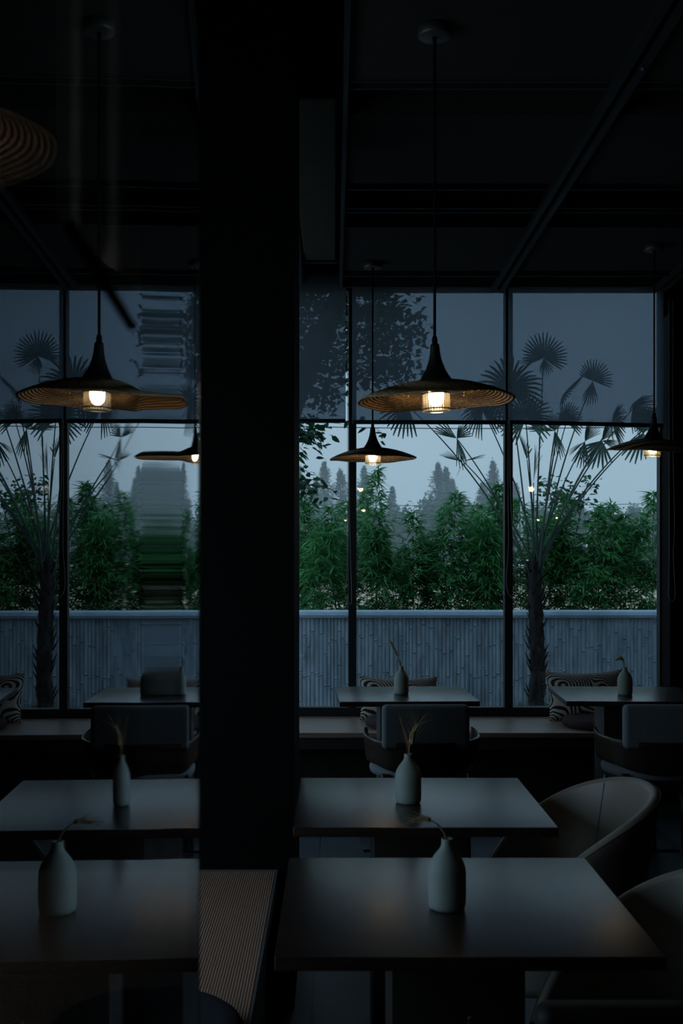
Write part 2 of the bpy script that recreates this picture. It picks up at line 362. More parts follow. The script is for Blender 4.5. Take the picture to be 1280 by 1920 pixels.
# ------------------------------------------------------------------ room shell
XL, XR, YB, YW, ZC = -1.9, 3.6, -3.0, 7.11, 3.85
struct('floor', mb().box(XL - .1, XR + .1, YB - .1, YW + .12, -0.1, 0.0), M['floor'])
struct('ceiling', mb().box(XL - .1, XR + .1, YB - .1, YW + .2, ZC, ZC + .1), M['black_wall'])
struct('wall_left', mb().box(XL - .1, XL, YB, .8, 0, ZC).box(XL - .1, XL, 6.9, YW + .12, 0, ZC).box(XL - .1, XL, .8, 6.9, 0, .5).box(XL - .1, XL, .8, 6.9, 2.2, ZC).box(XL - .1, XL, 3.66, 4.2, .5, 2.2), M['black_wall'])
struct('wall_right', mb().box(XR, XR + .1, YB, YW + .12, 0, ZC), M['black_wall'])
struct('wall_back', mb().box(XL, XR, YB - .1, YB, 0, ZC), M['black_wall'])
def side_window(i, loc, rz, W):
    r = bpy.data.objects.new('window_%d' % i, None); C.objects.link(r); r.location = loc; r.rotation_euler = (0, 0, rz); r['kind'] = 'structure'
    b = mb(); b.box(0, .05, 0, .06, 0, 1.7).box(W - .05, W, 0, .06, 0, 1.7).box(.05, W - .05, 0, .06, 0, .05).box(.05, W - .05, 0, .06, 1.65, 1.7)
    for k in range(1, int(W)): b.box(W * k / int(W) - .02, W * k / int(W) + .02, 0, .06, .05, 1.65)
    b.build('window_frame', M['frame'], r); mb().box(.05, W - .05, .028, .032, .05, 1.65).build('glass_pane', M['pane'], r)
side_window(4, (XL, .8, .5), R(90), 2.86); side_window(5, (XL, 4.2, .5), R(90), 2.7)
for lc, rt, w_ in (((XL - .12, 2.23, 1.35), (R(90), 0, R(-90)), 2.86), ((XL - .12, 5.55, 1.35), (R(90), 0, R(-90)), 2.7)):
    q = bpy.data.lights.new('window_portal', 'AREA'); q.shape = 'RECTANGLE'; q.size = w_; q.size_y = 1.7
    try: q.cycles.is_portal = True
    except Exception: pass
    qo = bpy.data.objects.new('window_portal', q); qo.location = lc; qo.rotation_euler = rt; C.objects.link(qo)
WT, WB = 3.16, 0.45
w = mb(); w.box(XL, -1.0, YW, YW + .12, 0, ZC); w.box(2.06, XR, YW, YW + .12, 0, ZC); w.box(-1.0, 2.06, YW, YW + .12, WT, ZC); w.box(-1.0, 2.06, YW, YW + .12, 0, WB - .004)
struct('wall_front', w, M['black_wall'])
w = mb(); w.box(2.045, 2.6, 6.93, YW - .001, 0, 2.93)
tag(struct('trim_1', w, M['black_wall']), None)
def window(i, x0, x1):
    r = bpy.data.objects.new('window_%d' % i, None); C.objects.link(r); r.location = (x0, YW, WB); r['kind'] = 'structure'
    W = x1 - x0; H = WT - WB; b = mb()
    b.box(0, .025, .0, .07, 0, H); b.box(W - .025, W, .0, .07, 0, H); b.box(.025, W - .025, 0, .07, 0, .055); b.box(.025, W - .025, 0, .07, H - .05, H)
    b.box(-.012 if i > 1 else 0, .03, -.012, 0, 0, .012)
    b.build('window_frame', M['frame'], r)
    mb().box(.025, W - .025, .034, .038, .055, H - .05).build('glass_pane', M['pane'], r)
    return r
window(1, -1.0, .115); window(2, .115, 1.092); window(3, 1.092, 2.06)
# column beside the left bench
struct('column', mb().box(XL, -.128, 3.66, 4.2, 0, ZC - .001), M['black_wall'])
# suspended ceiling slab in sections with sunken slots
z0 = 2.945
sec = [(-1.0, 3.55, 0), (3.86, 4.52, 0), (5.16, 5.86, 0)]
c = mb()
c.box(.045, XR, YB + .01, 3.56, z0, z0 + .1)
c.box(.045, XR, 3.84, 4.55, z0, z0 + .1)
c.box(.045, XR, 5.16, 5.95, z0, z0 + .1)
struct('ceiling.001', c, M['ceiling'])
c = mb(); c.box(.06, XR, 3.56, 3.84, z0 + .12, z0 + .14); c.box(.06, XR, 4.55, 5.16, z0 + .12, z0 + .14); c.box(.06, XR, 5.95, 6.33, z0 + .05, z0 + .07)
struct('ceiling.002', c, M['black_wall'])
c = mb()
for y in (3.565, 3.62, 4.62, 4.87, 4.93, 5.16): c.box(.05, XR, y - .006, y + .006, z0 - .004, z0 + .03)
c.box(.05, XR, 5.98, 6.0, z0 - .02, z0 + .05); c.box(.05, XR, 6.31, 6.33, z0 - .0, z0 + .12)
struct('trim_2', c, M['ceil_strip'])
struct('trim_3', mb().box(.03, .045, YB + .01, 6.33, z0 - .02, z0 + .12), M['ceil_strip'])
# duct and pipe in the open void left of the slab
t = thing('air_duct', 'khaki air duct in the dark ceiling void left of the slab edge', 'duct', (-.09, 5.9, 3.18))
mb().bbox(-.085, .10, -1.6, .75, 0, .3, .01).build('duct_body', M['brownduct'], t)
mb().box(-.09, .11, .75, .79, -.01, .31).build('end_flange', M['metal_dark'], t)
for yy in (-.9, .3): hg = mb(); hg.tube([(0, yy, .29), (0, yy, ZC - 3.18)], .006); hg.build('hanger', M['metal_dark'], t)
pp = mb(); pp.tube([P(551, 240, 5.2), P(557, 400, 6.0), P(561, 505, 6.7), P(561, 505, 6.7) + Vector((0, .41, .0))], .017, 10)
tag(pp.build('conduit_pipe', M['pipe']), 'thin blue-grey pipe running along the ceiling void beside the black column', 'pipe')

# ceiling light tracks
def track(x, y0, y1, label):
    t = thing('light_track', label, 'light track', (x, y0, z0))
    b = mb(); b.box(-.035, -.012, 0, y1 - y0, -.028, 0); b.box(.012, .035, 0, y1 - y0, -.028, 0); b.build('rail', M['ceil_strip'], t)
    mb().box(-.012, .012, 0, y1 - y0, -.012, 0).build('rail_slot', M['cord'], t)
    return t
t1 = track(.905, 2.0, 6.32, 'long dark ceiling light track running to the mullion between the right windows')
s = mb(); s.lathe([(0, -.036), (.006, -.036), (.008, -.03), (.008, -.028), (0, -.028)], 12, c=(.02, 3157 / 927.0 - 2.0, 0)); s.build('screw_head', M['canopy'], t1)
track(1.80, 2.0, 6.32, 'short visible ceiling light track at the right edge above the rightmost lamp')

# ------------------------------------------------------------------ roller blinds
def blind(xa, xb, zb0, zb1, label, chain, cy=0.0):
    t = thing('roller_blind', label, 'blind', (xa, 7.0, zb0)); W = xb - xa; top = 3.20 - zb0; d = zb1 - zb0
    v = []; n = 12
    for i in range(n + 1):
        for z in (0, 1):
            x = W * i / n; v.append((x, .004 * math.sin(i * 1.1), (d * i / n) if z == 0 else top))
    b = mb(); b.add(v, [(2 * i, 2 * i + 2, 2 * i + 3, 2 * i + 1) for i in range(n)], 0, True); b.build('blind_fabric', M['blind'], t)
    b = mb(); ang = math.atan2(d, W); b.bbox(0, W, -.011, .011, -.025, 0, .006, M=Matrix.Rotation(-ang, 4, 'Y')); b.build('bottom_bar', M['bar'], t)
    b = mb(); b.tube([(0.0, .0, top), (W, .0, top)], .027, 16); b.build('roller_tube', M['fabric_grey'] if False else M['ceil_strip'], t)
    b = mb()
    if chain:
        pts = [Vector((p[0] - xa, p[1] - 7.0, p[2] - zb0)) for p in chain]
        # smooth the path
        q = []
        for i in range(len(pts) - 1):
            for k in range(8):
                u = k / 8; p0 = pts[max(i - 1, 0)]; p1 = pts[i]; p2 = pts[i + 1]; p3 = pts[min(i + 2, len(pts) - 1)]
                q.append(0.5 * ((2 * p1) + (p2 - p0) * u + (2 * p0 - 5 * p1 + 4 * p2 - p3) * u * u + (3 * p1 - p0 - 3 * p2 + p3) * u ** 3))
        q.append(pts[-1])
        # beads: bulging radius along the path
        L = []; acc = 0
        for i in range(len(q) - 1):
            seg = (q[i + 1] - q[i]).length; m = max(1, int(seg / .006))
            for k in range(m): L.append(q[i].lerp(q[i + 1], k / m))
        b.tube(L, [.0022 if i % 2 else .001 for i in range(len(L))], 5)
        b.build('pull_chain', M['chain'], t)
    return t
Yc = 6.97
ch1 = [P(651, 548, Yc), P(651.5, 800, Yc), P(651, 1000, Yc), P(650, 1080, Yc), P(646, 1105, Yc), P(651, 1127, Yc), P(658, 1132, Yc), P(659, 1115, Yc), P(657, 1040, Yc), P(655, 950, Yc), P(654, 700, Yc), P(654, 548, Yc)]
ch2 = [P(953, 560, Yc), P(952, 900, Yc), P(953, 1020, Yc), P(949, 1080, Yc), P(951, 1108, Yc), P(960, 1121, Yc), P(966, 1122, Yc), P(968, 1100, 6.98), P(956, 900, 6.98), P(955.5, 560, 6.98)]
ch3 = [P(1253, 560, 6.9), P(1254, 900, 6.9), P(1254, 1040, 6.9), P(1252.5, 1110, 6.9), P(1255, 1124, 6.9), P(1259, 1129, 6.9), P(1264, 1122, 6.9), P(1265, 1108, 6.9), P(1262, 1040, 6.9), P(1264, 980, 6.9), P(1261, 800, 6.9), P(1261, 560, 6.9)]
zb = EYE + (VY - 787) * 7.0 / F
blind(-.95, .072, zb + .005, zb + .005, 'grey screen roller blind beside the black column, half lowered over a tree trunk', ch1)
blind(.111, 1.057, zb - .002, zb - .004, 'middle grey screen roller blind behind the large wicker lamp', ch2)
blind(1.073, 2.026, zb - .002, zb - .024, 'rightmost grey screen roller blind with palm fan silhouettes and a tilted bottom bar', ch3)

# ------------------------------------------------------------------ window bench
t = thing('window_bench', 'long oak bench seat running under the windows', 'bench', (-.9, 6.45, 0))
mb().bbox(0, 3.6, 0, .655, .42, .45, .004).build('bench_top', M['bench_wood'], t)
mb().box(0, 3.6, .012, .03, .355, .42).build('bench_apron', M['bench_dark'], t)
mb().box(0, 3.6, .25, .64, .0, .42).build('bench_base', M['bench_dark'], t)

def seat_pad(x, y, z, r, h, label, m):
    t = mb(); prof = [(0.0001, 0), (r * .9, 0), (r * .985, h * .2), (r, h * .5), (r * .985, h * .78), (r * .93, h * .95), (r * .8, h), (0.0001, h * 1.02)]
    t.lathe(prof, 48); pz = [(r * 1.0 + .0, h * .5 - .004), (r * 1.0 + .004, h * .5), (r, h * .5 + .004)]
    t.lathe(pz, 48); o = t.build('seat_cushion', m); o.location = (x, y, z); return tag(o, label, 'cushion')
seat_pad(.40, 6.70, .45, .215, .055, 'round dark brown seat cushion on the window bench behind the left window table', M['pad'])
seat_pad(1.56, 6.70, .45, .215, .055, 'round dark brown seat cushion on the window bench behind the right window table', M['pad'])

def pillow(x, y, z, W, H, T, rz, lean, label, roll=0):
    b = mb(); n = 28; k = 18
    for sg in (-1, 1):
        v = []
        for i in range(n + 1):
            for j in range(k + 1):
                u = -1 + 2 * i / n; w = -1 + 2 * j / k
                px = u * W / 2 * (1 - .07 * (1 - w * w) * 0 + .0) * (1 - .05 * (1 - abs(w) ** 2) * abs(u) ** 3)
                pz = w * H / 2 * (1 - .13 * (1 - abs(u) ** 2) * abs(w) ** 3)
                th = T / 2 * (max(0, 1 - abs(u) ** 3) ** .55) * (max(0, 1 - abs(w) ** 3) ** .55)
                th += .004 * noise.noise(Vector((u * 3, w * 3, sg * 5))) * (1 - u * u) * (1 - w * w)
                v.append((px, sg * th, pz))
        f = [(i * (k + 1) + j, (i + 1) * (k + 1) + j, (i + 1) * (k + 1) + j + 1, i * (k + 1) + j + 1) for i in range(n) for j in range(k)]
        if sg > 0: f = [q[::-1] for q in f]
        b.add(v, f, 0, True)
    o = b.build('throw_pillow', M['pillow']); o.location = (x, y, z); o.rotation_euler = (lean, roll, rz); return tag(o, label, 'pillow')
pillow(.396, 6.985, .578, .48, .27, .12, 0, R(-12), 'wavy striped pillow leaning on the left window above the table edge')
pillow(1.545, 6.965, .598, .48, .31, .13, R(0), R(-13), 'wavy striped pillow leaning on the right window beside the palm trunk', R(-2))

# ------------------------------------------------------------------ tables
def table(x, y, w, d, rz, label):
    t = thing('dining_table', label, 'table', (x, y, 0), rz)
    mb().bbox(-w / 2, w / 2, -d / 2, d / 2, .725, .75, .002).build('tabletop', M['table'], t)
    mb().bbox(-.13, .13, -.13, .13, .012, .725, .003).build('pedestal', M['bench_dark'], t)
    mb().bbox(-.22, .22, -.22, .22, 0, .012, .003).build('base_plate', M['metal_dark'], t)
    return t
table(.241, 2.336, .692, .66, 0, 'nearest dark walnut square table with a slim edge in front')
table(.239, 3.29, .69, .662, 0, 'second dark walnut square table from the camera, beside the black column')
table(.356, 5.815, .68, .633, R(2.0), 'left dark walnut table by the window bench, under the small lamp')
table(1.485, 5.815, .69, .633, R(-2.5), 'right dark walnut table by the window bench, cut by the frame edge')

# ------------------------------------------------------------------ vases with dried stems
VP = [(0.0001, .001), (.030, .0), (.035, .003), (.0372, .010), (.0378, .03), (.0378, .072), (.0368, .082), (.0335, .093), (.0275, .104), (.020, .114), (.0145, .121), (.0118, .127), (.0112, .137), (.0118, .140), (.0100, .1405), (.0085, .137), (.0085, .12)]
def vase(x, y, label, s=1.0):
    t = thing('bottle_vase', label, 'vase', (x, y, .75))
    mb().lathe([(r * s, z * s) for r, z in VP], 40).build('vase_body', M['vase'], t)
    mb().lathe([(.0001, .121 * s), (.0086 * s, .121 * s)], 16).build('vase_mouth', M['dark'], t)
    return t
def ear(b, pts, n=11, size=.006, awn=.035, mi=0, rr=rnd, up=.55):
    pts = [Vector(p) for p in pts]
    for i in range(n):
        u = i / (n - 1) * (len(pts) - 1); k = min(int(u), len(pts) - 2); p = pts[k].lerp(pts[k + 1], u - k); d = (pts[k + 1] - pts[k]).normalized()
        a = d.orthogonal().normalized(); bb = d.cross(a); sc_ = size * (1 - .45 * i / n)
        for q in range(3):
            an = q * 2.1 + i * 1.05; o = a * math.cos(an) + bb * math.sin(an); e = p + o * sc_ * .55 + d * sc_ * .8
            b.tube([p, p + o * sc_ * .5 + d * sc_ * .4, e, e + (o * .3 + d) * sc_ * .7], [sc_ * .15, sc_ * .38, sc_ * .3, .0002], 5, mi)
            if awn and rr.random() < .75:
                dr = (d * 1.0 + o * up + Vector((rr.uniform(-.2, .2), rr.uniform(-.2, .2), rr.uniform(-.1, .2)))).normalized()
                b.tube([e, e + dr * awn * .5, e + dr * awn * rr.uniform(.8, 1.15) + Vector((0, 0, -.002))], [.0005, .0004, .0002], 3, mi, False)
def blade(b, pts, wd, mi=0, side=Vector((1, 0, 0))):
    v = []; n = len(pts)
    for i, p in enumerate(pts):
        w = wd * math.sin(math.pi * min(1, .12 + .88 * i / (n - 1))) ** .8 if i < n - 1 else .0003
        v += [Vector(p) - side * w / 2, Vector(p) + Vector((0, w * .25, 0)), Vector(p) + side * w / 2]
    b.add(v, [q for i in range(n - 1) for q in ((3 * i, 3 * i + 1, 3 * i + 4, 3 * i + 3), (3 * i + 1, 3 * i + 2, 3 * i + 5, 3 * i + 4))], mi, True)
def sprig(t, parts):
    for kind, b in parts:
        b.build(kind, M['husk'] if kind == 'dried_leaf' else M['wheat'], t)
def loc(v, px, py, Y): return P(px, py, Y) - Vector(v.location)
# near vase, table 1
v1 = vase(.227, 2.284, 'celadon bottle vase on the nearest table, its dried stem bent far left')
b = mb(); b.tube([(0, 0, .02), (0, 0, .135), (-.008, 0, .155), (-.022, 0, .170), (-.035, 0, .178)], .0011, 6); ear(b, [(-.033, 0, .177), (-.050, 0, .181), (-.066, .0, .176)], 11, .007, .03, up=.3); sprig(v1, [('wheat_stem', b)])
b = mb(); blade(b, [(.001, 0, .135), (-.006, 0, .15), (-.016, 0, .165), (-.022, 0, .172)], .006); sprig(v1, [('dried_leaf', b)])
# table 2 vase
v2 = vase(.212, 3.257, 'celadon bottle vase on the second table, holding a fluffy wheat ear')
b = mb(); b.tube([(0, 0, .02), (.001, 0, .135), (.004, 0, .160), (.008, 0, .172)], .0011, 6); ear(b, [loc(v2, 771, 1395, 3.257), loc(v2, 773, 1378, 3.257), loc(v2, 780, 1362, 3.257)], 15, .0105, .06, up=.75); sprig(v2, [('wheat_stem', b)])
b = mb(); blade(b, [(.0, 0, .135), (-.001, 0, .16), (-.008, 0, .18), (-.018, 0, .215), (-.027, -.005, .255)], .013); blade(b, [(.0, 0, .135), (.004, .002, .155), (.006, .004, .175)], .008); sprig(v2, [('dried_leaf', b)])
# table 3 vase
v3 = vase(.343, 5.80, 'celadon bottle vase on the left window table, tall thin wheat ear leaning left')
b = mb(); b.tube([(0, 0, .02), (0, 0, .135), loc(v3, 748, 1243, 5.8), loc(v3, 743, 1228, 5.8)], .0012, 6); ear(b, [loc(v3, 743.5, 1228, 5.8), loc(v3, 739, 1218, 5.8), loc(v3, 732, 1203, 5.8)], 17, .0085, .02, up=.25); sprig(v3, [('wheat_stem', b)])
b = mb(); blade(b, [(-.001, 0, .13), loc(v3, 750, 1240, 5.8), loc(v3, 746, 1237, 5.8), loc(v3, 743.5, 1242, 5.8), loc(v3, 743, 1262, 5.79)], .007); sprig(v3, [('dried_leaf', b)])
# table 4 vase
v4 = vase(1.472, 5.76, 'celadon bottle vase on the right window table, short drooping dark ear')
b = mb(); b.tube([(0, 0, .02), (0, 0, .135), loc(v4, 1170, 1245, 5.76), loc(v4, 1166, 1236, 5.76)], .0012, 6); ear(b, [loc(v4, 1167, 1236.5, 5.76), loc(v4, 1161, 1234, 5.76), loc(v4, 1156, 1237, 5.76)], 9, .010, .02, up=.4); sprig(v4, [('wheat_stem', b)])
b = mb(); blade(b, [(.0, 0, .135), loc(v4, 1169, 1240, 5.76), loc(v4, 1165, 1232, 5.76), loc(v4, 1163, 1228, 5.76)], .007); sprig(v4, [('dried_leaf', b)])

# ------------------------------------------------------------------ chairs
def shell(th, r, hgt, bot, lean, ey=1.0, thick=.03, nu=48, nv=10, zb=0, exp=2.0):
    """curved wrap-around shell; back is at local -y, opening to +y."""
    def pt(u, v, off):
        a = u * th; ca, sa = math.cos(a), math.sin(a)
        k = (abs(sa) ** exp + abs(ca) ** exp) ** (-1 / exp)
        zt = hgt(a); zb_ = bot(a); z = zb_ + (zt - zb_) * v
        rr = r * k * (lean(z, a)) - off
        return Vector((rr * sa, -rr * ca * ey, z))
    v = []; R_ = []
    for i in range(nu + 1):
        u = -1 + 2 * i / nu; ring = []
        for j in range(nv + 1): ring.append(pt(u, j / nv, 0))
        for q in (25, 65, 90, 115, 155):
            o = thick / 2 * (1 - math.cos(R(q)) )
            p = pt(u, 1, o); p.z += thick / 2 * math.sin(R(q)) * .8; ring.append(p)
        for j in range(nv, -1, -1): ring.append(pt(u, j / nv, thick))
        R_.append(ring)
    m = len(R_[0]); v = [p for r_ in R_ for p in r_]
    f = [(i * m + j, (i + 1) * m + j, (i + 1) * m + (j + 1) % m, i * m + (j + 1) % m) for i in range(nu) for j in range(m)]
    f += [tuple(range(m))[::-1], tuple(nu * m + j for j in range(m))]
    return v, f, pt

def wood_chair(x, y, rz, label, cm='fabric_grey'):
    """x,y = middle of the outer back; faces +y"""
    t = thing('dining_chair', label, 'chair', (x, y, 0), rz)
    cy = .27
    hg = lambda a: .612 + .018 * (min(abs(a), 1.9) / 1.9) ** 2
    bo = lambda a: .468 + .040 * min(1, abs(a) / .9) ** 2
    v, f, pt = shell(R(112), .262, hg, bo, lambda z, a: .97 + .06 * (z - .46) / .16, 1.0, .016, exp=2.5)
    b = mb(); b.add([p + Vector((0, cy, 0)) for p in v], f, 0, True); b.build('backrest_shell', M['wood_chair'], t)
    # padded back
    b = mb(); b.bbox(-.197, .197, -.030, .030, 0, .20, .022, n=5)
    b.v = [(p[0], p[1] + .045 + .16 * p[0] * p[0] * 4 * .35, p[2] + .585) for p in b.v]; b.build('back_cushion', M[cm], t)
    b = mb()
    pr = [(.0001, 0), (.22, 0), (.238, .01), (.243, .03), (.236, .046), (.205, .054), (.0001, .056)]
    b.lathe(pr, 40); b.v = [(p[0] * (abs(p[0]) / .243 + 1e-6) ** -.0, p[1] + cy + .01, p[2] + .437) for p in b.v]; b.build('seat_cushion', M[cm], t)
    mb().box(-.19, .19, cy - .17, cy + .2, .395, .436).build('seat_frame', M['wood_chair'], t)
    for sx_, sy_, top in ((-1, -1, .50), (1, -1, .50), (-1, 1, .42), (1, 1, .42)):
        b = mb(); b.tube([(sx_ * .20, cy + sy_ * .205, 0), (sx_ * .18, cy + sy_ * .175, top * .93)], [.011, .017], 8); b.build('leg', M['wood_chair'], t)
    return t
wood_chair(.413, 5.07, R(1), 'wood-shell chair with grey back cushion at the left window table')
wood_chair(1.497, 5.07, R(-1), 'wood-shell chair with grey back cushion at the right window table, cut by the frame')
wood_chair(.50, 1.66, 0, 'dark chair back at the very bottom right edge, in front of the nearest table', 'dark_leather')

def tub_chair(x, y, rz, label):
    """faces +y local; origin = centre of the seat on the floor"""
    t = thing('tub_chair', label, 'chair', (x, y, 0), rz)
    def hg(a):
        k = abs(a) / R(128)
        return .80 - .36 * k ** 2.3
    bo = lambda a: .30
    ln = lambda z, a: .80 + .28 * max(0, (z - .30)) / .5 * (.55 + .45 * math.cos(a / 2))
    v, f, pt = shell(R(128), .305, hg, bo, ln, .98, .034, nu=64, exp=2.15)
    b = mb(); b.add(v, f, 0, True); b.build('shell', M['leather'], t)
    b = mb()
    for a in (-38, 38):
        u = R(a) / R(128)
        for off in (-.0005, .0345): b.tube([pt(u + .02 * (1 - j / 12) * (1 if a > 0 else -1) * 2, j / 12, off) for j in range(13)], .0016, 5)
    # rim welt
    b.tube([pt(-1 + 2 * i / 60, 1, .002) + Vector((0, 0, .006)) for i in range(61)], .0018, 5)
    b.build('seam', M['leather_seam'], t)
    b = mb(); pr = [(.0001, 0), (.19, 0), (.222, .015), (.228, .06), (.222, .10), (.19, .118), (.0001, .125)]
    b.lathe(pr, 40); b.v = [(p[0] * .98, p[1] + .02, p[2] + .335) for p in b.v]; b.build('seat_cushion', M['leather'], t)
    mb().lathe([(.0001, .296), (.235, .296), (.24, .31), (.235, .34), (.0001, .34)], 40).build('seat_base', M['leather'], t)
    for sx_, sy_ in ((-1, -1), (1, -1), (-1, 1), (1, 1)):
        b = mb(); b.tube([(sx_ * .19, sy_ * .19, 0), (sx_ * .15, sy_ * .15, .298)], [.009, .014], 8); b.build('leg', M['wood_chair'], t)
    return t
# rz 90deg turns +y to -x (facing the tables)
tub_chair(.585, 3.21, R(92), 'greige leather tub chair at the right side of the second table')
tub_chair(.59, 2.255, R(92), 'greige leather tub chair beside the nearest table, cut by the right frame edge')

# ------------------------------------------------------------------ pendant lamps
def make_pendant(x, y, zr, label, group=None, tilt=(0, 0), zcan=None):
    t = thing('pendant_lamp', label, 'lamp', (x, y, zr), 0, group)
    zc = (zcan if zcan else z0) - zr; rx, ry = tilt
    T = Matrix.Rotation(rx, 4, 'X') @ Matrix.Rotation(ry, 4, 'Y')
    def bt(b, name, m):
        piv = Vector((0, 0, .17)); b.v = [tuple(T @ (Vector(p) - piv) + piv) for p in b.v]; return b.build(name, m, t)
    b = mb(); b.lathe([(.0001, zc - .030), (.044, zc - .030), (.047, zc - .027), (.047, zc), (.0001, zc)], 32); b.build('ceiling_canopy', M['canopy'], t)
    b = mb(); b.tube([(0, 0, .17), (0, 0, zc - .028)], .0042, 8); b.tube([(0, 0, zc - .055), (0, 0, zc - .029)], [.004, .007], 8); b.build('cord', M['cord'], t)
    b = mb(); b.lathe([(.0001, .1815), (.006, .18), (.0075, .174), (.0085, .168), (.0075, .162), (.0095, .158), (.0095, .1555), (.0001, .155)], 20); bt(b, 'cord_grip', M['cord'])
    prof = []
    for i in range(15):
        u = i / 14; z = .157 - .104 * u; r = .0125 + .0045 * u + .030 * u ** 2.6 + .002 * u
        prof.append((r, z))
    b = mb(); b.lathe([(.0001, .1575), (.011, .1575)] + prof + [(.047, .050), (.0001, .046)], 40); bt(b, 'cone', M['metal_dark'])
    # shade: coiled straw, rows of rope from centre to rim
    n = 22; Rr = .2175; outer = []
    def dome(r): return .055 * (1 - (r / Rr) ** 1.9)
    rows = []; steps = 4
    for i in range(n * steps + 1):
        r = .03 + (Rr - .03) * i / (n * steps); rows.append((r, dome(r) + .0022 * abs(math.sin(math.pi * i / steps))))
    inner = [(r, dome(r) - .0035 - .0015 * abs(math.sin(math.pi * i / steps))) for i, (r, z) in enumerate(rows)]
    prof = rows + [(Rr + .003, .0), (Rr + .003, -.003)] + inner[::-1]
    ph = rnd.random() * 9
    def jit(i, k):
        a = 2 * math.pi * k / 96
        wob = .0028 * math.sin(3 * a + ph) + .0016 * math.sin(7 * a + ph * 2)
        rr = prof[i][0] / Rr
        return (.0012 * math.sin(a * 5 + ph) * rr, wob * rr * rr + .0005 * math.sin(k * 2.6 + i))
    b = mb(); b.lathe(prof, 96, jit=jit); bt(b, 'straw_shade', M['wicker'])
    b = mb(); b.lathe([(.0001, .0215), (.086, .0215), (.086, .0185), (.0001, .0185)], 48); bt(b, 'glass_disc', M['disc_glass'])
    for a in (R(4), R(184)):
        b = mb(); b.tube([(.080 * math.cos(a), .08 * math.sin(a), .012), (.080 * math.cos(a), .08 * math.sin(a), .043)], .0013, 6)
        b.lathe([(.0001, .010), (.0026, .011), (.0026, .014), (.0001, .015)], 8, c=(.080 * math.cos(a), .08 * math.sin(a), 0)); bt(b, 'brass_pin', M['brass'])
    b = mb(); b.lathe([(.0370, -.0325), (.0392, -.030), (.0392, .032)], 64); bt(b, 'glass_cylinder', M['lamp_glass'])
    b = mb()
    for k in range(30):
        a = 2 * math.pi * k / 30; b.tube([(.0382 * math.cos(a), .0382 * math.sin(a), .028), (.0382 * math.cos(a), .0382 * math.sin(a), -.024)], .0010, 4)
    b.lathe([(.0402, .020), (.0402, .0165), (.036, .0165), (.036, .020)], 40); b.lathe([(.0402, -.0235), (.0402, -.0262), (.037, -.0262), (.037, -.0235)], 40)
    bt(b, 'cage_bars', M['metal_dark'])
    b = mb(); b.lathe([(.0001, .046), (.017, .046), (.017, .026), (.0001, .026)], 20); bt(b, 'socket', M['metal_dark'])
    b = mb(); b.lathe([(.0001, -.0175), (.008, -.016), (.0155, -.010), (.020, -.001), (.0222, .008), (.0222, .018), (.019, .026), (.0001, .027)], 24); bt(b, 'bulb', M['bulb'])
    return t
make_pendant(.283, 3.2, 1.894, 'large straw pendant lamp in front, hanging above the second table', tilt=(0, R(-1.6)))
make_pendant(.196, 5.78, 1.949, 'small straw pendant lamp hanging before the mullion above the left window table', tilt=(0, R(-.5)))
make_pendant(1.533, 5.45, 1.962, 'straw pendant lamp at the right edge, seen edge-on above the right window table', tilt=(R(6), R(1)))
make_pendant(-.60, 1.55, 2.03, 'blurred straw pendant lamp at the far upper left behind the dark glass panel', zcan=ZC)
make_pendant(2.85, -1.6, 1.95, 'straw pendant lamp behind the viewer at right, a faint glow on the right window glass')
make_pendant(3.25, -2.3, 2.0, 'straw pendant lamp deep in the room behind, second faint glow on the right window glass')
make_pendant(.16, -1.2, 1.93, 'straw pendant lamp behind the viewer, small glow on the window glass by the mullion')

# ------------------------------------------------------------------ left foreground: bench, cushion, glass panel
t = thing('banquette_bench', 'bench with ribbed brown top and pale trim in front of the black column', 'bench', (-.18, .95, 0))
mb().bbox(-1.6, -.006, .2, 2.69, .415, .447, .004).build('ribbed_seat', M['ribbed'], t)
b = mb(); b.box(-.006, 0, .2, 2.704, .40, .449); b.box(-1.6, -.006, 2.69, 2.704, .42, .449); b.build('edge_trim', M['trim_grey'], t)
mb().box(-1.6, -.03, .24, 2.68, 0, .415).build('bench_base', M['bench_dark'], t)
seat_pad(-.39, 2.355, .4475, .20, .05, 'round charcoal felt cushion on the ribbed bench at the bottom left', M['greypad'])

def panelX(Y): return -.100 - .027 * Y
t = thing('glass_panel', 'tall dark glass partition at left mirroring lamps, tables and windows', 'partition', (panelX(.7), .7, 0))
b = mb(); n = 120; Y0, Y1 = .27, 1.09
dl = []
def slope(Y):
    # gentle sheet warp: the reflection stretches sideways between .66 and .93 m
    u = (Y - .825) / .108; a = abs(u)
    return .0088 * (u if a < .92 else math.copysign(.5 + .5 * math.cos(math.pi * min(1, (a - 1) / 1.3)), u))
acc = 0.0; vs = []
for i in range(n + 1):
    Y = Y0 + (Y1 - Y0) * i / n
    if i: acc += slope(Y) * (Y1 - Y0) / n
    for z in (0.0, z0 - .01): vs.append((panelX(Y) + acc - panelX(.7), Y - .7, z))
b.add(vs, [(2 * i, 2 * i + 2, 2 * i + 3, 2 * i + 1) for i in range(n)], 0, True)
b.build('glass_face', M['panel_glass'], t)
xe = vs[-1][0]; xs = vs[0][0]
b = mb(); b.add([(xs - .01, Y0 - .7, 0), (xe - .01, Y1 - .7, 0), (xe - .01, Y1 - .7, z0 - .01), (xs - .01, Y0 - .7, z0 - .01)], [(0, 1, 2, 3)])
b.build('glass_back_face', M['tint'], t)
b = mb(); b.box(xe - .0112, xe + .0004, Y1 - .7 - .0005, Y1 - .7 + .003, 0, z0 - .01); b.build('polished_edge', M['panel_back'], t)
mb().box(xs - .012, xe + .03, Y0 - .7, Y1 - .7, z0 - .012, z0 - .002).build('top_channel', M['metal_dark'], t)
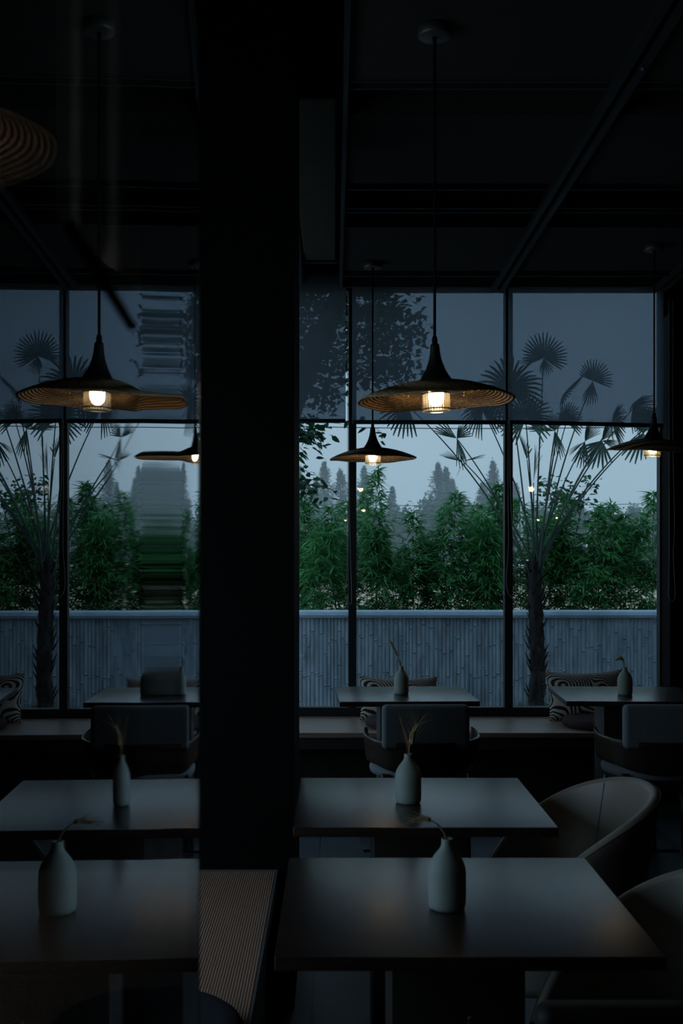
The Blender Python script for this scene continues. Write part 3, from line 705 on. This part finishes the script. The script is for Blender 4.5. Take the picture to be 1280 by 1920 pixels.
b = mb(); off = Vector((panelX(.7), .7, 0))
def on_face(Y, z):
    k = min(n - 1, int((Y - Y0) / (Y1 - Y0) * n)); return Vector((vs[2 * k][0] + .0006, Y - .7, z))
q0 = on_face(.484, EYE + (VY - 420) * .484 / F) + off; q1 = on_face(.664, EYE + (VY - 612) * .664 / F) + off
b.tube([q0 - off, q1 - off], [.0028, .0024], 10); b.build('slanted_rod', M['cord'], t)
# added sheet behind the panel, makes the pale reflection-like band in the glass
b = mb(); Yb = 2.0; v = []; nn = 16
for i in range(nn + 1):
    px = 105 + (262 - 105) * i / nn; zb_ = P(px, 395 + 150 * (i / nn) ** .8, Yb).z
    x = P(px, 0, Yb).x; yo = .012 * math.sin(i * .9)
    for z in (zb_, 2.3, 2.8, 3.3): v.append((x, Yb + yo, z))
b.add(v, [(4 * i + k, 4 * i + 4 + k, 4 * i + 5 + k, 4 * i + 1 + k) for i in range(nn) for k in range(3)], 0, True)
tag(b.build('band_sheet', M['pale_band']), 'blurred pale sheet added at upper left behind the glass panel as a reflection band', 'light_band')

# ------------------------------------------------------------------ outside: ground, relief wall
struct('garden_ground', mb().box(-16, 16, YW + .13, 12.8, -.2, -.02), M['ground'])
struct('field_ground', mb().box(-90, 90, 12.8, 160, -.6, -.4), M['field'])
YF = 11.0
t = thing('garden_wall', 'low grey concrete garden wall with a bamboo relief outside the windows', 'wall', (0, YF, 0))
b = mb(); x = -5.0; rr = random.Random(3); zt = .872
b.box(-5, 6, .03, .16, -.02, zt)
while x < 6:
    wd = rr.uniform(.030, .046); z = -.02 + rr.uniform(-.3, 0)
    while z < zt:
        h = rr.uniform(.28, .55); a = max(z, -.02); e_ = min(z + h - .010, zt)
        if e_ > a + .01:
            v = []
            dp = rr.uniform(.007, .013); tw = rr.uniform(-.003, .003)
            for zz, ed in ((a, .2), (a + .007, 1.45), (a + .02, 1.0), (e_ - .012, 1.0), (e_ - .004, 1.25), (e_, .2)):
                for k in range(6):
                    an = math.pi * k / 5; v.append((x + wd / 2 - math.cos(an) * wd / 2 * .97 + tw * (zz - a), .032 - dp * math.sin(an) * ed, zz))
            b.add(v, [(q * 6 + k, q * 6 + k + 1, q * 6 + k + 7, q * 6 + k + 6) for q in range(5) for k in range(5)], 0, False)
            v2 = [v[k] for k in range(6)]; b.add(v2, [tuple(range(6))[::-1]]); b.add([v[30 + k] for k in range(6)], [tuple(range(6))])
        z += h
    x += wd
b.build('relief_wall', M['relief'], t)
b = mb(); b.bbox(-5, 6, -.035, .2, zt - .004, .917, .01); b.box(-5, 6, -.015, .2, zt - .02, zt - .004); b.build('coping', M['cap'], t)
for px in (567, 742, 787, 1169, 1219):
    b = mb(); p = P(px, 1230, YF); ring = [(p.x + .011 * math.cos(a / 12 * 6.283), .012, p.z + .011 * math.sin(a / 12 * 6.283)) for a in range(13)]
    b.tube(ring, .0035, 6); b.build('tie_hole_ring', M['grommet'], t)
b = mb(); rr = random.Random(5)
for i in range(900):
    x = rr.gauss(0, .35); y = rr.uniform(-.3, .12); h = rr.uniform(.05, .16) * math.exp(-abs(x)); a = rr.uniform(-.06, .06); w = .004
    b.add([(x - w, y, 0), (x + w, y, 0), (x + a, y + rr.uniform(-.04, .04), h)], [(0, 1, 2)])
o = b.build('grass_tuft', M['grass']); o.location = (1.83, 10.6, -.02); tag(o, 'grass growing at the foot of the palm by the garden wall', 'grass', kind='stuff')

# ------------------------------------------------------------------ foliage helpers (numpy)
def leaf_mesh(name, m, pts, dirs, nrm, L, Wd, parent, shape='lance', loc=None):
    """one mesh of many folded leaves; pts,dirs,nrm: Nx3; L,Wd: N"""
    pts = np.asarray(pts, float); d = np.asarray(dirs, float); nn_ = np.asarray(nrm, float)
    d /= np.linalg.norm(d, axis=1)[:, None] + 1e-9
    s = np.cross(d, nn_); s /= np.linalg.norm(s, axis=1)[:, None] + 1e-9; u = np.cross(s, d)
    L = np.asarray(L)[:, None]; W = np.asarray(Wd)[:, None]
    if shape == 'lance': prof = [(0, 0, 0), (.22, .5, .05), (.6, .38, .0), (1.0, 0, -.12)]
    else: prof = [(0, 0, 0), (.3, .5, .06), (.65, .42, .02), (1.0, 0, -.1)]
    P0 = pts; A1 = pts + d * L * prof[1][0]; A2 = pts + d * L * prof[2][0]; E = pts + d * L + u * L * prof[3][2]
    up1 = u * L * prof[1][2]; 
    V = np.stack([P0, A1 - s * W * prof[1][1] + up1, A1, A1 + s * W * prof[1][1] + up1, A2 - s * W * prof[2][1], A2, A2 + s * W * prof[2][1], E], 1)
    N = len(pts); V = V.reshape(-1, 3)
    base = np.arange(N)[:, None] * 8
    tri = [(0, 2, 1), (0, 3, 2), (4, 5, 7), (5, 6, 7)]; quad = [(1, 2, 5, 4), (2, 3, 6, 5)]
    loops = np.concatenate([base + np.array(q)[None, :] for q in tri + quad], 1).reshape(-1)
    ls = []; lt = []; o = 0
    per = [3, 3, 3, 3, 4, 4]; st = np.cumsum([0] + per[:-1])
    ls = (np.arange(N)[:, None] * 20 + st[None, :]).reshape(-1); lt = np.tile(per, N)
    me = bpy.data.meshes.new(name); me.vertices.add(len(V)); me.vertices.foreach_set('co', V.reshape(-1).astype(np.float32))
    me.loops.add(len(loops)); me.loops.foreach_set('vertex_index', loops.astype(np.int32))
    me.polygons.add(len(ls)); me.polygons.foreach_set('loop_start', ls.astype(np.int32)); me.polygons.foreach_set('loop_total', lt.astype(np.int32))
    me.update(calc_edges=True); me.validate(); me.materials.append(m)
    o = bpy.data.objects.new(name, me); C.objects.link(o)
    if parent is not None: o.parent = parent
    return o

def bamboo(px, top, Y, width, n, label, seed, leaves=26, mtl='bamboo', hazy=0):
    rg = np.random.default_rng(seed); rr = random.Random(seed)
    X = (px - VX) * Y / F; zt = EYE + (VY - top) * Y / F; Wm = width * Y / F
    t = thing('bamboo_clump', label, 'bamboo', (X, Y, -.4), 0, 'bamboo clumps behind the garden wall')
    H = zt + .4; pts = []; dr = []; nr = []; L = []; W = []
    for c_ in range(n):
        bx = rr.gauss(0, Wm * .16); by = rr.gauss(0, .10); h = H * (1 if c_ == 0 else rr.uniform(.66, .97)); lx = rr.gauss(0, Wm * .26); ly = rr.gauss(0, .15)
        if c_ == 0: lx *= .3; bx *= .3
        path = [Vector((bx + lx * u ** 1.6, by + ly * u ** 1.6, h * u)) for u in [i / 10 for i in range(11)]]
        b = mb(); b.tube(path, [.008 * (1 - .8 * i / 10) for i in range(11)], 6); b.build('culm', M['culm'], t)
        nodes = int(h / .055)
        for k in range(nodes):
            z = h * (k + .5) / nodes
            if z < .95 or (z < 1.5 and rr.random() < .45): continue
            u = z / h; q = path[min(int(u * 10), 9)].lerp(path[min(int(u * 10) + 1, 10)], u * 10 - int(u * 10)) if u < 1 else path[-1]
            env = Wm * .46 * (min(1, (1 - u) * 3.6 + .12))
            for tw in range(5):
                a = rr.uniform(0, 6.283); ln = env * rr.uniform(.35, 1.0)
                e = q + Vector((math.cos(a) * ln, math.sin(a) * ln * .8, ln * rr.uniform(.1, .75)))
                for l in range(rr.randint(3, 7)):
                    s = rr.uniform(.3, 1.0); p = q.lerp(e, s)
                    aa = a + rr.gauss(0, .8); pts.append(p); dr.append((math.cos(aa), math.sin(aa), rr.uniform(-.75, .55))); nr.append((rr.gauss(0, .35), rr.gauss(0, .35), 1)); L.append(rr.uniform(.09, .18)); W.append(rr.uniform(.013, .021))
        for l in range(7):
            p = path[-1] - Vector((0, 0, rr.uniform(0, .22))); a = rr.uniform(0, 6.28)
            pts.append(p); dr.append((math.cos(a), math.sin(a), rr.uniform(.1, 1.2))); nr.append((rr.gauss(0, .3), rr.gauss(0, .3), 1)); L.append(rr.uniform(.09, .15)); W.append(.015)
    leaf_mesh('foliage', M[mtl], pts, dr, nr, L, W, t)
    return t
BB = [(566, 905, 12.0, 95, 6, 'bamboo clump partly hidden by the black column'),
      (607, 950, 11.8, 110, 7, 'dense bamboo clump in the left window pane'),
      (640, 935, 12.3, 90, 6, 'bamboo clump directly left of the left mullion'),
      (700, 882, 11.7, 88, 7, 'tallest narrow bamboo clump rising below the small lamp'),
      (765, 958, 11.8, 92, 6, 'low pointed bamboo clump right of the tallest one'),
      (742, 1030, 12.4, 70, 4, 'short bamboo clump filling the gap behind the low pointed one'),
      (836, 925, 11.8, 100, 7, 'bamboo clump in the middle of the centre window'),
      (888, 945, 12.1, 85, 7, 'leafy bamboo clump between the centre one and the mullion'),
      (927, 905, 11.7, 78, 7, 'bamboo clump with a tall tip at the left of the right mullion'),
      (980, 935, 12.1, 75, 5, 'thin pale bamboo clump just right of the right mullion'),
      (1050, 925, 12.0, 110, 8, 'broad bamboo clump directly behind the palm fronds'),
      (1105, 948, 11.8, 105, 9, 'densest bamboo clump in the right window'),
      (1155, 945, 12.0, 100, 8, 'bamboo clump with bright tips in the right window'),
      (1218, 922, 11.8, 70, 4, 'airy bamboo clump at the right window edge')]
for i, q in enumerate(BB): bamboo(*q, seed=100 + i)

# broadleaf sprays behind the palm
def leafy(name, label, cat, base, blobs, lsize, m, branches, seed, n=400, group=None, bark='bark', shape='ovate', droop=.3, ratio=.5):
    rr = random.Random(seed); t = thing(name, label, cat, base, 0, group); B = Vector(base)
    pts = []; dr = []; nr = []; L = []; W = []
    tw = mb()
    for (c_, r, k) in blobs:
        c_ = Vector(c_) - B
        cl = max(3, int(k / 7))
        for q in range(cl):
            d = Vector((rr.gauss(0, 1), rr.gauss(0, 1), rr.gauss(0, 1))); d = d.normalized() * rr.random() ** .45
            p = c_ + Vector((d.x * r[0], d.y * r[1], d.z * r[2]))
            if lsize < .13: tw.tube([c_.lerp(p, .35), p], .0025, 3, cap=False)
            for l in range(int(k / cl)):
                a = rr.uniform(0, 6.283); g = Vector((rr.gauss(0, 1), rr.gauss(0, 1), rr.gauss(0, 1))) * lsize * .8
                pts.append(p + g); dr.append((math.cos(a), math.sin(a), rr.uniform(-droop - .7, .35))); nr.append((rr.gauss(0, .6), rr.gauss(0, .6), .8)); L.append(lsize * rr.uniform(.6, 1.2)); W.append(lsize * ratio * rr.uniform(.7, 1.2))
    for path, r0, r1 in branches:
        ps = [Vector(p) - B for p in path]; q = []
        for i in range(len(ps) - 1):
            for k in range(4):
                u = k / 4; p0 = ps[max(i - 1, 0)]; p1 = ps[i]; p2 = ps[i + 1]; p3 = ps[min(i + 2, len(ps) - 1)]
                q.append(0.5 * ((2 * p1) + (p2 - p0) * u + (2 * p0 - 5 * p1 + 4 * p2 - p3) * u * u + (3 * p1 - p0 - 3 * p2 + p3) * u ** 3))
        q.append(ps[-1]); nb = mb(); nb.tube(q, [r0 + (r1 - r0) * i / (len(q) - 1) for i in range(len(q))], 10)
        nb.build('trunk' if (path, r0, r1) == branches[0] else 'branch', M[bark], t)
    if tw.v: tw.build('twigs', M[bark], t)
    leaf_mesh('foliage', M[m], pts, dr, nr, L, W, t, shape)
    return t
Yt = 9.8
def B(px, py, rx, rz_, k, Y=Yt): return (P(px, py, Y), (rx * Y / F, .25, rz_ * Y / F), k)
tb = P(470, 0, Yt); tb.z = -.02
leafy('broadleaf_tree', 'broadleaf tree with a leaning trunk outside the left window', 'tree', tuple(tb),
      [B(590, 570, 45, 30, 220), B(640, 560, 35, 30, 150), B(575, 640, 40, 40, 230), B(625, 660, 40, 35, 200), B(560, 700, 30, 30, 120), B(610, 730, 45, 22, 170), B(640, 600, 25, 30, 120),
       B(700, 600, 30, 45, 260), B(745, 578, 20, 22, 80), B(725, 640, 35, 30, 150), B(762, 615, 26, 32, 150), B(690, 690, 35, 30, 170), B(735, 690, 40, 22, 130), B(780, 680, 14, 12, 25), B(690, 560, 20, 14, 50), B(712, 560, 26, 18, 90), B(660, 640, 20, 50, 100),
       B(575, 815, 26, 22, 110), B(590, 802, 20, 10, 50), B(562, 845, 8, 18, 22), B(704, 806, 12, 8, 14),
       B(585, 915, 40, 7, 60), B(560, 905, 20, 12, 40), B(560, 600, 30, 30, 100), B(530, 560, 50, 60, 200), B(500, 640, 60, 60, 250), B(520, 780, 40, 60, 160)],
      .085, 'broadleaf',
      [([tuple(tb), P(500, 1000, Yt), P(535, 800, Yt), P(575, 690, Yt), P(612, 610, Yt), P(650, 520, Yt), P(690, 430, Yt)], .12, .075),
       ([P(612, 610, Yt), P(680, 590, 9.7), P(740, 570, 9.6)], .02, .006), ([P(570, 700, Yt), P(640, 715, 9.7), P(700, 690, 9.6), P(770, 640, 9.6)], .022, .006),
       ([P(530, 830, Yt), P(560, 812, 9.7), P(600, 810, 9.6)], .014, .005), ([P(520, 930, Yt), P(560, 908, 9.7), P(625, 918, 9.6)], .012, .003),
       ([P(650, 600, 9.7), P(690, 640, 9.6), P(700, 700, 9.6)], .012, .004), ([P(640, 545, 9.8), P(665, 548, 9.7), P(700, 555, 9.7)], .014, .006)], 11)
leafy('leafy_shrub', 'round-leaved shrub poking above the bamboo right of the palm', 'shrub', (P(1070, 0, 12.9).x, 12.9, -.4),
      [B(1030, 915, 14, 14, 50, 12.9), B(1055, 925, 16, 12, 60, 12.9), B(1075, 950, 26, 16, 90, 12.9), B(1040, 945, 24, 14, 80, 12.9), B(1100, 912, 9, 14, 36, 12.9), B(1088, 932, 8, 8, 20, 12.9)],
      .075, 'broadleaf', [([(P(1070, 0, 12.9).x, 12.9, -.4), P(1065, 1000, 12.9), P(1045, 920, 12.9)], .012, .005), ([P(1068, 1050, 12.9), P(1088, 960, 12.9), P(1101, 905, 12.9)], .008, .003)], 12)

# ------------------------------------------------------------------ palm
Yp = 10.45
base = P(1005, 0, Yp); base.z = -.02
palm = thing('fan_palm', 'fan palm with a shaggy trunk in front of the garden wall', 'palm', tuple(base))
def pl_(px, py, dy=0.0): return P(px, py, Yp + dy) - Vector(base) 
crown = pl_(1004, 1062)
b = mb(); rr = random.Random(9); tp = []
nz = 46; v = []; seg = 20
for i in range(nz + 1):
    u = i / nz; z = (crown.z + .05) * u; cx = (crown.x) * u + .012 * math.sin(u * 5)
    for k in range(seg):
        a = 6.283 * k / seg; r = .068 + .014 * noise.noise(Vector((math.cos(a) * 2, math.sin(a) * 2, z * 9))) + .010 * ((z * 14) % 1) - .012 * u
        if u > .93: r *= .8
        v.append((cx + r * math.cos(a), r * math.sin(a), z))
b.add(v, [(i * seg + k, i * seg + (k + 1) % seg, (i + 1) * seg + (k + 1) % seg, (i + 1) * seg + k) for i in range(nz) for k in range(seg)], 0, True)
b.build('trunk', M['palm_trunk'], palm)
b = mb()
for i in range(1500):
    u = rr.random() ** .9; z = crown.z * u; a = rr.uniform(0, 6.283); r = .066 - .01 * u; dx, dy = math.cos(a), math.sin(a); L = rr.uniform(.02, .085)
    p = Vector((crown.x * u + r * dx, r * dy, z)); q = p + Vector((dx * L * .7, dy * L * .7, L * rr.uniform(-.5, .7))); s = Vector((-dy, dx, .3)) * .0016
    b.add([p - s, p + s, q], [(0, 1, 2)])
for i in range(70):
    u = rr.uniform(.05, 1); a = rr.uniform(0, 6.283); dx, dy = math.cos(a), math.sin(a); p = Vector((crown.x * u + .06 * dx, .06 * dy, crown.z * u))
    b.tube([p, p + Vector((dx * .03, dy * .03, .05)), p + Vector((dx * .055, dy * .055, .10))], [.010, .007, .003], 5)
o = b.build('trunk_fibres', M['hair'], palm); o['kind'] = 'stuff'
# fan leaf: centre, radius, in-plane axis angle (deg from up, clockwise), face yaw (0 = facing viewer, 90 = edge-on), half-spread, droop
def frond(px, py, dy, R_, ang, yaw, spread, droop, seed, pitch=0, start=None, n=32, fold=0, more=()):
    rr = random.Random(seed); c = pl_(px, py, dy); b = mb()
    st = start if start is not None else crown + Vector((rr.uniform(-.04, .04), rr.uniform(-.04, .04), rr.uniform(-.15, .02)))
    d = c - st; mid = st.lerp(c, .5) + Vector((-d.x * .14, 0, abs(d.x) * .10 + .02)); q = []
    for i in range(15):
        u = i / 14; q.append(st * (1 - u) ** 2 + mid * 2 * u * (1 - u) + c * u * u)
    b.tube(q, [.010 - .0055 * i / 14 for i in range(15)], 6, 1)
    for (ang, yaw, spread, R_, n, droop) in [(ang, yaw, spread, R_, n, droop)] + list(more):
        # leaf plane basis: A axis, S side, N normal
        A = Vector((math.sin(R(ang)), 0, math.cos(R(ang)))); S = Vector((math.cos(R(ang)), 0, -math.sin(R(ang)))); N = Vector((0, -1, 0))
        rot = Matrix.Rotation(R(yaw), 3, A); S = rot @ S; N = rot @ N
        rp = Matrix.Rotation(R(pitch), 3, S); A = rp @ A; N = rp @ N
        Rw = R_ * Yp / F
        for k in range(n):
            u = -1 + 2 * (k + .5) / n; a = u * R(spread); 
            L = Rw * (1 - .22 * abs(u) ** 2) * rr.uniform(.9, 1.04); rise = .22 * Rw * (abs(u) ** 1.5) * (1 if fold == 0 else fold)
            dirv = (A * math.cos(a) + S * math.sin(a)).normalized(); side = (-A * math.sin(a) + S * math.cos(a))
            da = R(spread) / n * 1.02
            pts_ = []
            for s_, wk in ((.02, 1.0), (.25, 1.0), (.52, 1.0), (.78, .86), (1.0, .42)):
                r = L * s_; wdt = min(math.tan(da) * r, math.tan(da) * Rw * .46) * wk
                dz = -droop * Rw * max(0, s_ - .35) ** 2 * 1.6 * (1 + .3 * rr.random())
                ctr = c + dirv * r + N * (rise * s_ * s_) + Vector((0, 0, dz))
                pts_ += [ctr - side * wdt, ctr + N * wdt * .5, ctr + side * wdt]
            b.add(pts_, [f for i in range(4) for f in ((3 * i, 3 * i + 1, 3 * i + 4, 3 * i + 3), (3 * i + 1, 3 * i + 2, 3 * i + 5, 3 * i + 4))], 0, False)
    return b.build('frond', [M['palm_leaf'], M['petiole']], palm)
FR = [ # px, py, dy, R, ang, yaw, spread, droop, pitch, fold
 (1019, 672, .1, 50, 8, 0, 120, .05, 0, 1, [(170, 0, 36, 34, 9, .05), (-98, 0, 10, 52, 5, .05)]),
 (1111, 714, .0, 42, 20, 10, 92, .05, 0, 1, [(190, 10, 26, 48, 8, .05)]),
 (1058, 737, -.1, 48, 48, 80, 120, .0, 0, 1),
 (955, 731, .2, 76, -20, 10, 150, .25, 20, 1),
 (985, 785, -.2, 58, -10, -15, 150, .2, 10, 1),
 (1062, 790, .2, 44, 20, 35, 110, .2, 0, 1),
 (1150, 792, .1, 50, 10, 60, 150, .3, 10, 2),
 (1187, 765, -.1, 48, 60, 55, 120, .2, 0, 2),
 (1222, 792, .1, 46, 5, 10, 140, .3, 0, 1),
 (856, 822, .0, 50, -58, 20, 26, .05, 0, 1, [(40, 20, 42, 34, 9, .05), (165, 20, 16, 56, 6, .1)]),
 (868, 865, .1, 46, -72, 20, 13, .02, 0, 1, [(74, 10, 5, 46, 4, .02), (-20, 60, 50, 20, 9, .0), (203, 0, 1.5, 32, 1, 0)]),
 (765, 762, .2, 62, -50, 10, 150, .2, 10, 1),
 (905, 770, .1, 52, -20, 20, 160, .35, 20, 1),
 (988, 862, -.15, 52, -18, 72, 70, .0, 0, 1),
 (1040, 808, .0, 52, 168, 20, 20, .05, 0, 1, [(-10, 30, 60, 36, 16, .0), (-80, 10, 14, 58, 5, .05)]),
 (1096, 828, .1, 50, 190, 30, 26, .05, 0, 1, [(25, 30, 36, 46, 14, .0), (235, 20, 10, 40, 5, .1)]),
 (1128, 826, .0, 56, 205, 10, 52, .05, 0, 1, [(30, 30, 34, 46, 14, .0), (105, 10, 22, 34, 8, .1)]),
 (1205, 812, .0, 60, 205, 10, 34, .05, 0, 1, [(0, 10, 60, 42, 20, .0), (150, 20, 14, 45, 6, .05)]),
 (1010, 850, .2, 30, 0, 75, 40, .0, 0, 1),
 (1000, 905, -.1, 70, 2, 86, 22, .0, 0, 1),
]
for i, q in enumerate(FR):
    px, py, dy, R_, ang, yaw, spr, drp, pit, fo = q[:10]
    frond(px, py, dy, R_, ang, yaw, spr, drp, 40 + i, pit, n=max(7, int(2 * spr / 9.5)), fold=fo, more=(q[10] if len(q) > 10 else ()))

# ------------------------------------------------------------------ distant trees
def conifer(px, top, Y, wpx, label, seed):
    rr = random.Random(seed); X = (px - VX) * Y / F; zt = EYE + (VY - top) * Y / F; H = zt + .4; Wd = wpx * Y / F / 2
    t = thing('conifer_tree', label, 'tree', (X, Y, -.4), 0, 'misty conifers beyond the field')
    mb().tube([(0, 0, 0), (0, 0, H * .98)], [.25, .03], 7).build('trunk', M['bark'], t)
    pts = []; dr = []; nr = []; L = []; W = []
    for k in range(260):
        u = (k / 260) ** .8; z = H * (.18 + .82 * u); rad = Wd * min(1.15, 3.6 * (1 - u)) * rr.uniform(.35, 1.1) + .02; a = rr.uniform(0, 6.283)
        for l in range(16):
            s = rr.uniform(.05, 1.0); p = Vector((math.cos(a) * rad * s, math.sin(a) * rad * s, z + rad * s * .35 + rr.gauss(0, .12)))
            aa = a + rr.gauss(0, .7); pts.append(p); dr.append((math.cos(aa), math.sin(aa), rr.uniform(-.3, .7))); nr.append((rr.gauss(0, .6), rr.gauss(0, .6), 1)); L.append(rr.uniform(.14, .30)); W.append(rr.uniform(.08, .14))
    leaf_mesh('foliage', M['conifer'], pts, dr, nr, L, W, t); return t
CO = [(560, 878, 44, 'left edge conifer in the mist beside the black column'), (608, 868, 40, 'slim tall misty conifer in the left window'), (591, 905, 30, 'short misty conifer left of the slim tall one'),
      (638, 884, 44, 'misty conifer just left of the left mullion'), (682, 878, 40, 'misty conifer behind the tall bamboo and small lamp'), (735, 916, 24, 'small lone misty conifer between the left mullion and the tree mass'),
      (821, 871, 40, 'tallest conifer of the misty trio in the centre window'), (836, 880, 36, 'middle conifer of the misty trio in the centre window'), (848, 902, 32, 'shortest conifer of the misty trio in the centre window'),
      (924, 868, 44, 'tall misty conifer left of the right mullion'), (904, 908, 36, 'short misty conifer left of the right mullion'), (966, 908, 34, 'misty conifer seen between right mullion and palm')]
for i, (px, top, w_, lb) in enumerate(CO): conifer(px, top, 96 + (i % 3) * 4, w_, lb, 300 + i)
def roundtree(px, top, Y, wpx, label, seed):
    rr = random.Random(seed); X = (px - VX) * Y / F; zt = EYE + (VY - top) * Y / F; r = wpx * Y / F / 2
    bl = []
    for k in range(9):
        a = rr.uniform(0, 6.28); zz = rr.uniform(.25, .86) * zt; q = r * .5 * (1 - .4 * zz / zt)
        bl.append((Vector((X + math.cos(a) * q * rr.random() * 1.2, Y + math.sin(a) * q * .8, zz)), (r * .5, r * .4, zt * .17), 330))
    bl.append((Vector((X, Y, zt * .8)), (r * .45, r * .4, zt * .2), 300))
    bl.append((Vector((X, Y, zt * .3)), (r * .9, r * .4, zt * .3), 500))
    return leafy('round_tree', label, 'tree', (X, Y, -.4), bl, .34, 'fartree', [([(X, Y, -.4), (X, Y, zt * .4), (X + .2, Y, zt * .7)], .16, .06)], seed, group='dark misty trees beyond the field')
RT = [(520, 950, 90, 'round misty tree behind the black column edge'), (580, 955, 80, 'round misty tree low in the left window'), (640, 952, 80, 'round misty tree behind the left mullion'), (700, 955, 80, 'round misty tree behind the tallest bamboo'),
      (752, 946, 66, 'round misty tree left of the centre window gap'), (800, 936, 72, 'rounded misty tree crown rising left of the trio of conifers'), (850, 934, 74, 'rounded misty tree crown under the trio of conifers'), (893, 941, 66, 'round misty tree right of the trio of conifers'),
      (945, 938, 74, 'round misty tree behind the right mullion'), (1010, 935, 90, 'round misty tree behind the palm petioles'), (1075, 950, 90, 'round misty tree behind the densest bamboo'), (1140, 955, 90, 'round misty tree low in the right window'), (1190, 945, 70, 'round misty tree near the right window edge'), (1240, 942, 80, 'round misty tree at the right end of the windows')]
for i, (px, top, w_, lb) in enumerate(RT): roundtree(px, top, 74 + (i * 5) % 9, w_, lb, 400 + i)

for i, (ya, yb_, Yl, r, lb) in enumerate([(799, 799, 24, .011, 'upper thin power line crossing the sky below the blinds'), (945, 943, 60, .02, 'thin power line just above the misty trees')]):
    a = P(300, ya - 8, Yl); e_ = P(1500, yb_ - 8, Yl); b = mb()
    b.tube([a.lerp(e_, k / 24) - Vector((0, 0, .14 * Yl / 24 * 4 * (k / 24) * (1 - k / 24))) for k in range(25)], r, 5)
    tag(b.build('power_line', M['wire']), lb, 'cable')

# ------------------------------------------------------------------ mist over the field
mm = bpy.data.materials.new('field_mist'); mm.use_nodes = True; t_ = mm.node_tree
for n in list(t_.nodes):
    if n.type != 'OUTPUT_MATERIAL': t_.nodes.remove(n)
vsn = t_.nodes.new('ShaderNodeVolumeScatter'); vsn.inputs['Density'].default_value = 0.0031; vsn.inputs['Color'].default_value = (0.86, 0.97, 1.0, 1)
lnk(t_, vsn.outputs[0], t_.nodes['Material Output'].inputs['Volume'])
o = mb().box(-80, 80, 14, 118, -.395, 40).build('mist', mm); tag(o, 'pale blue mist over the field and distant trees', 'mist', kind='stuff')
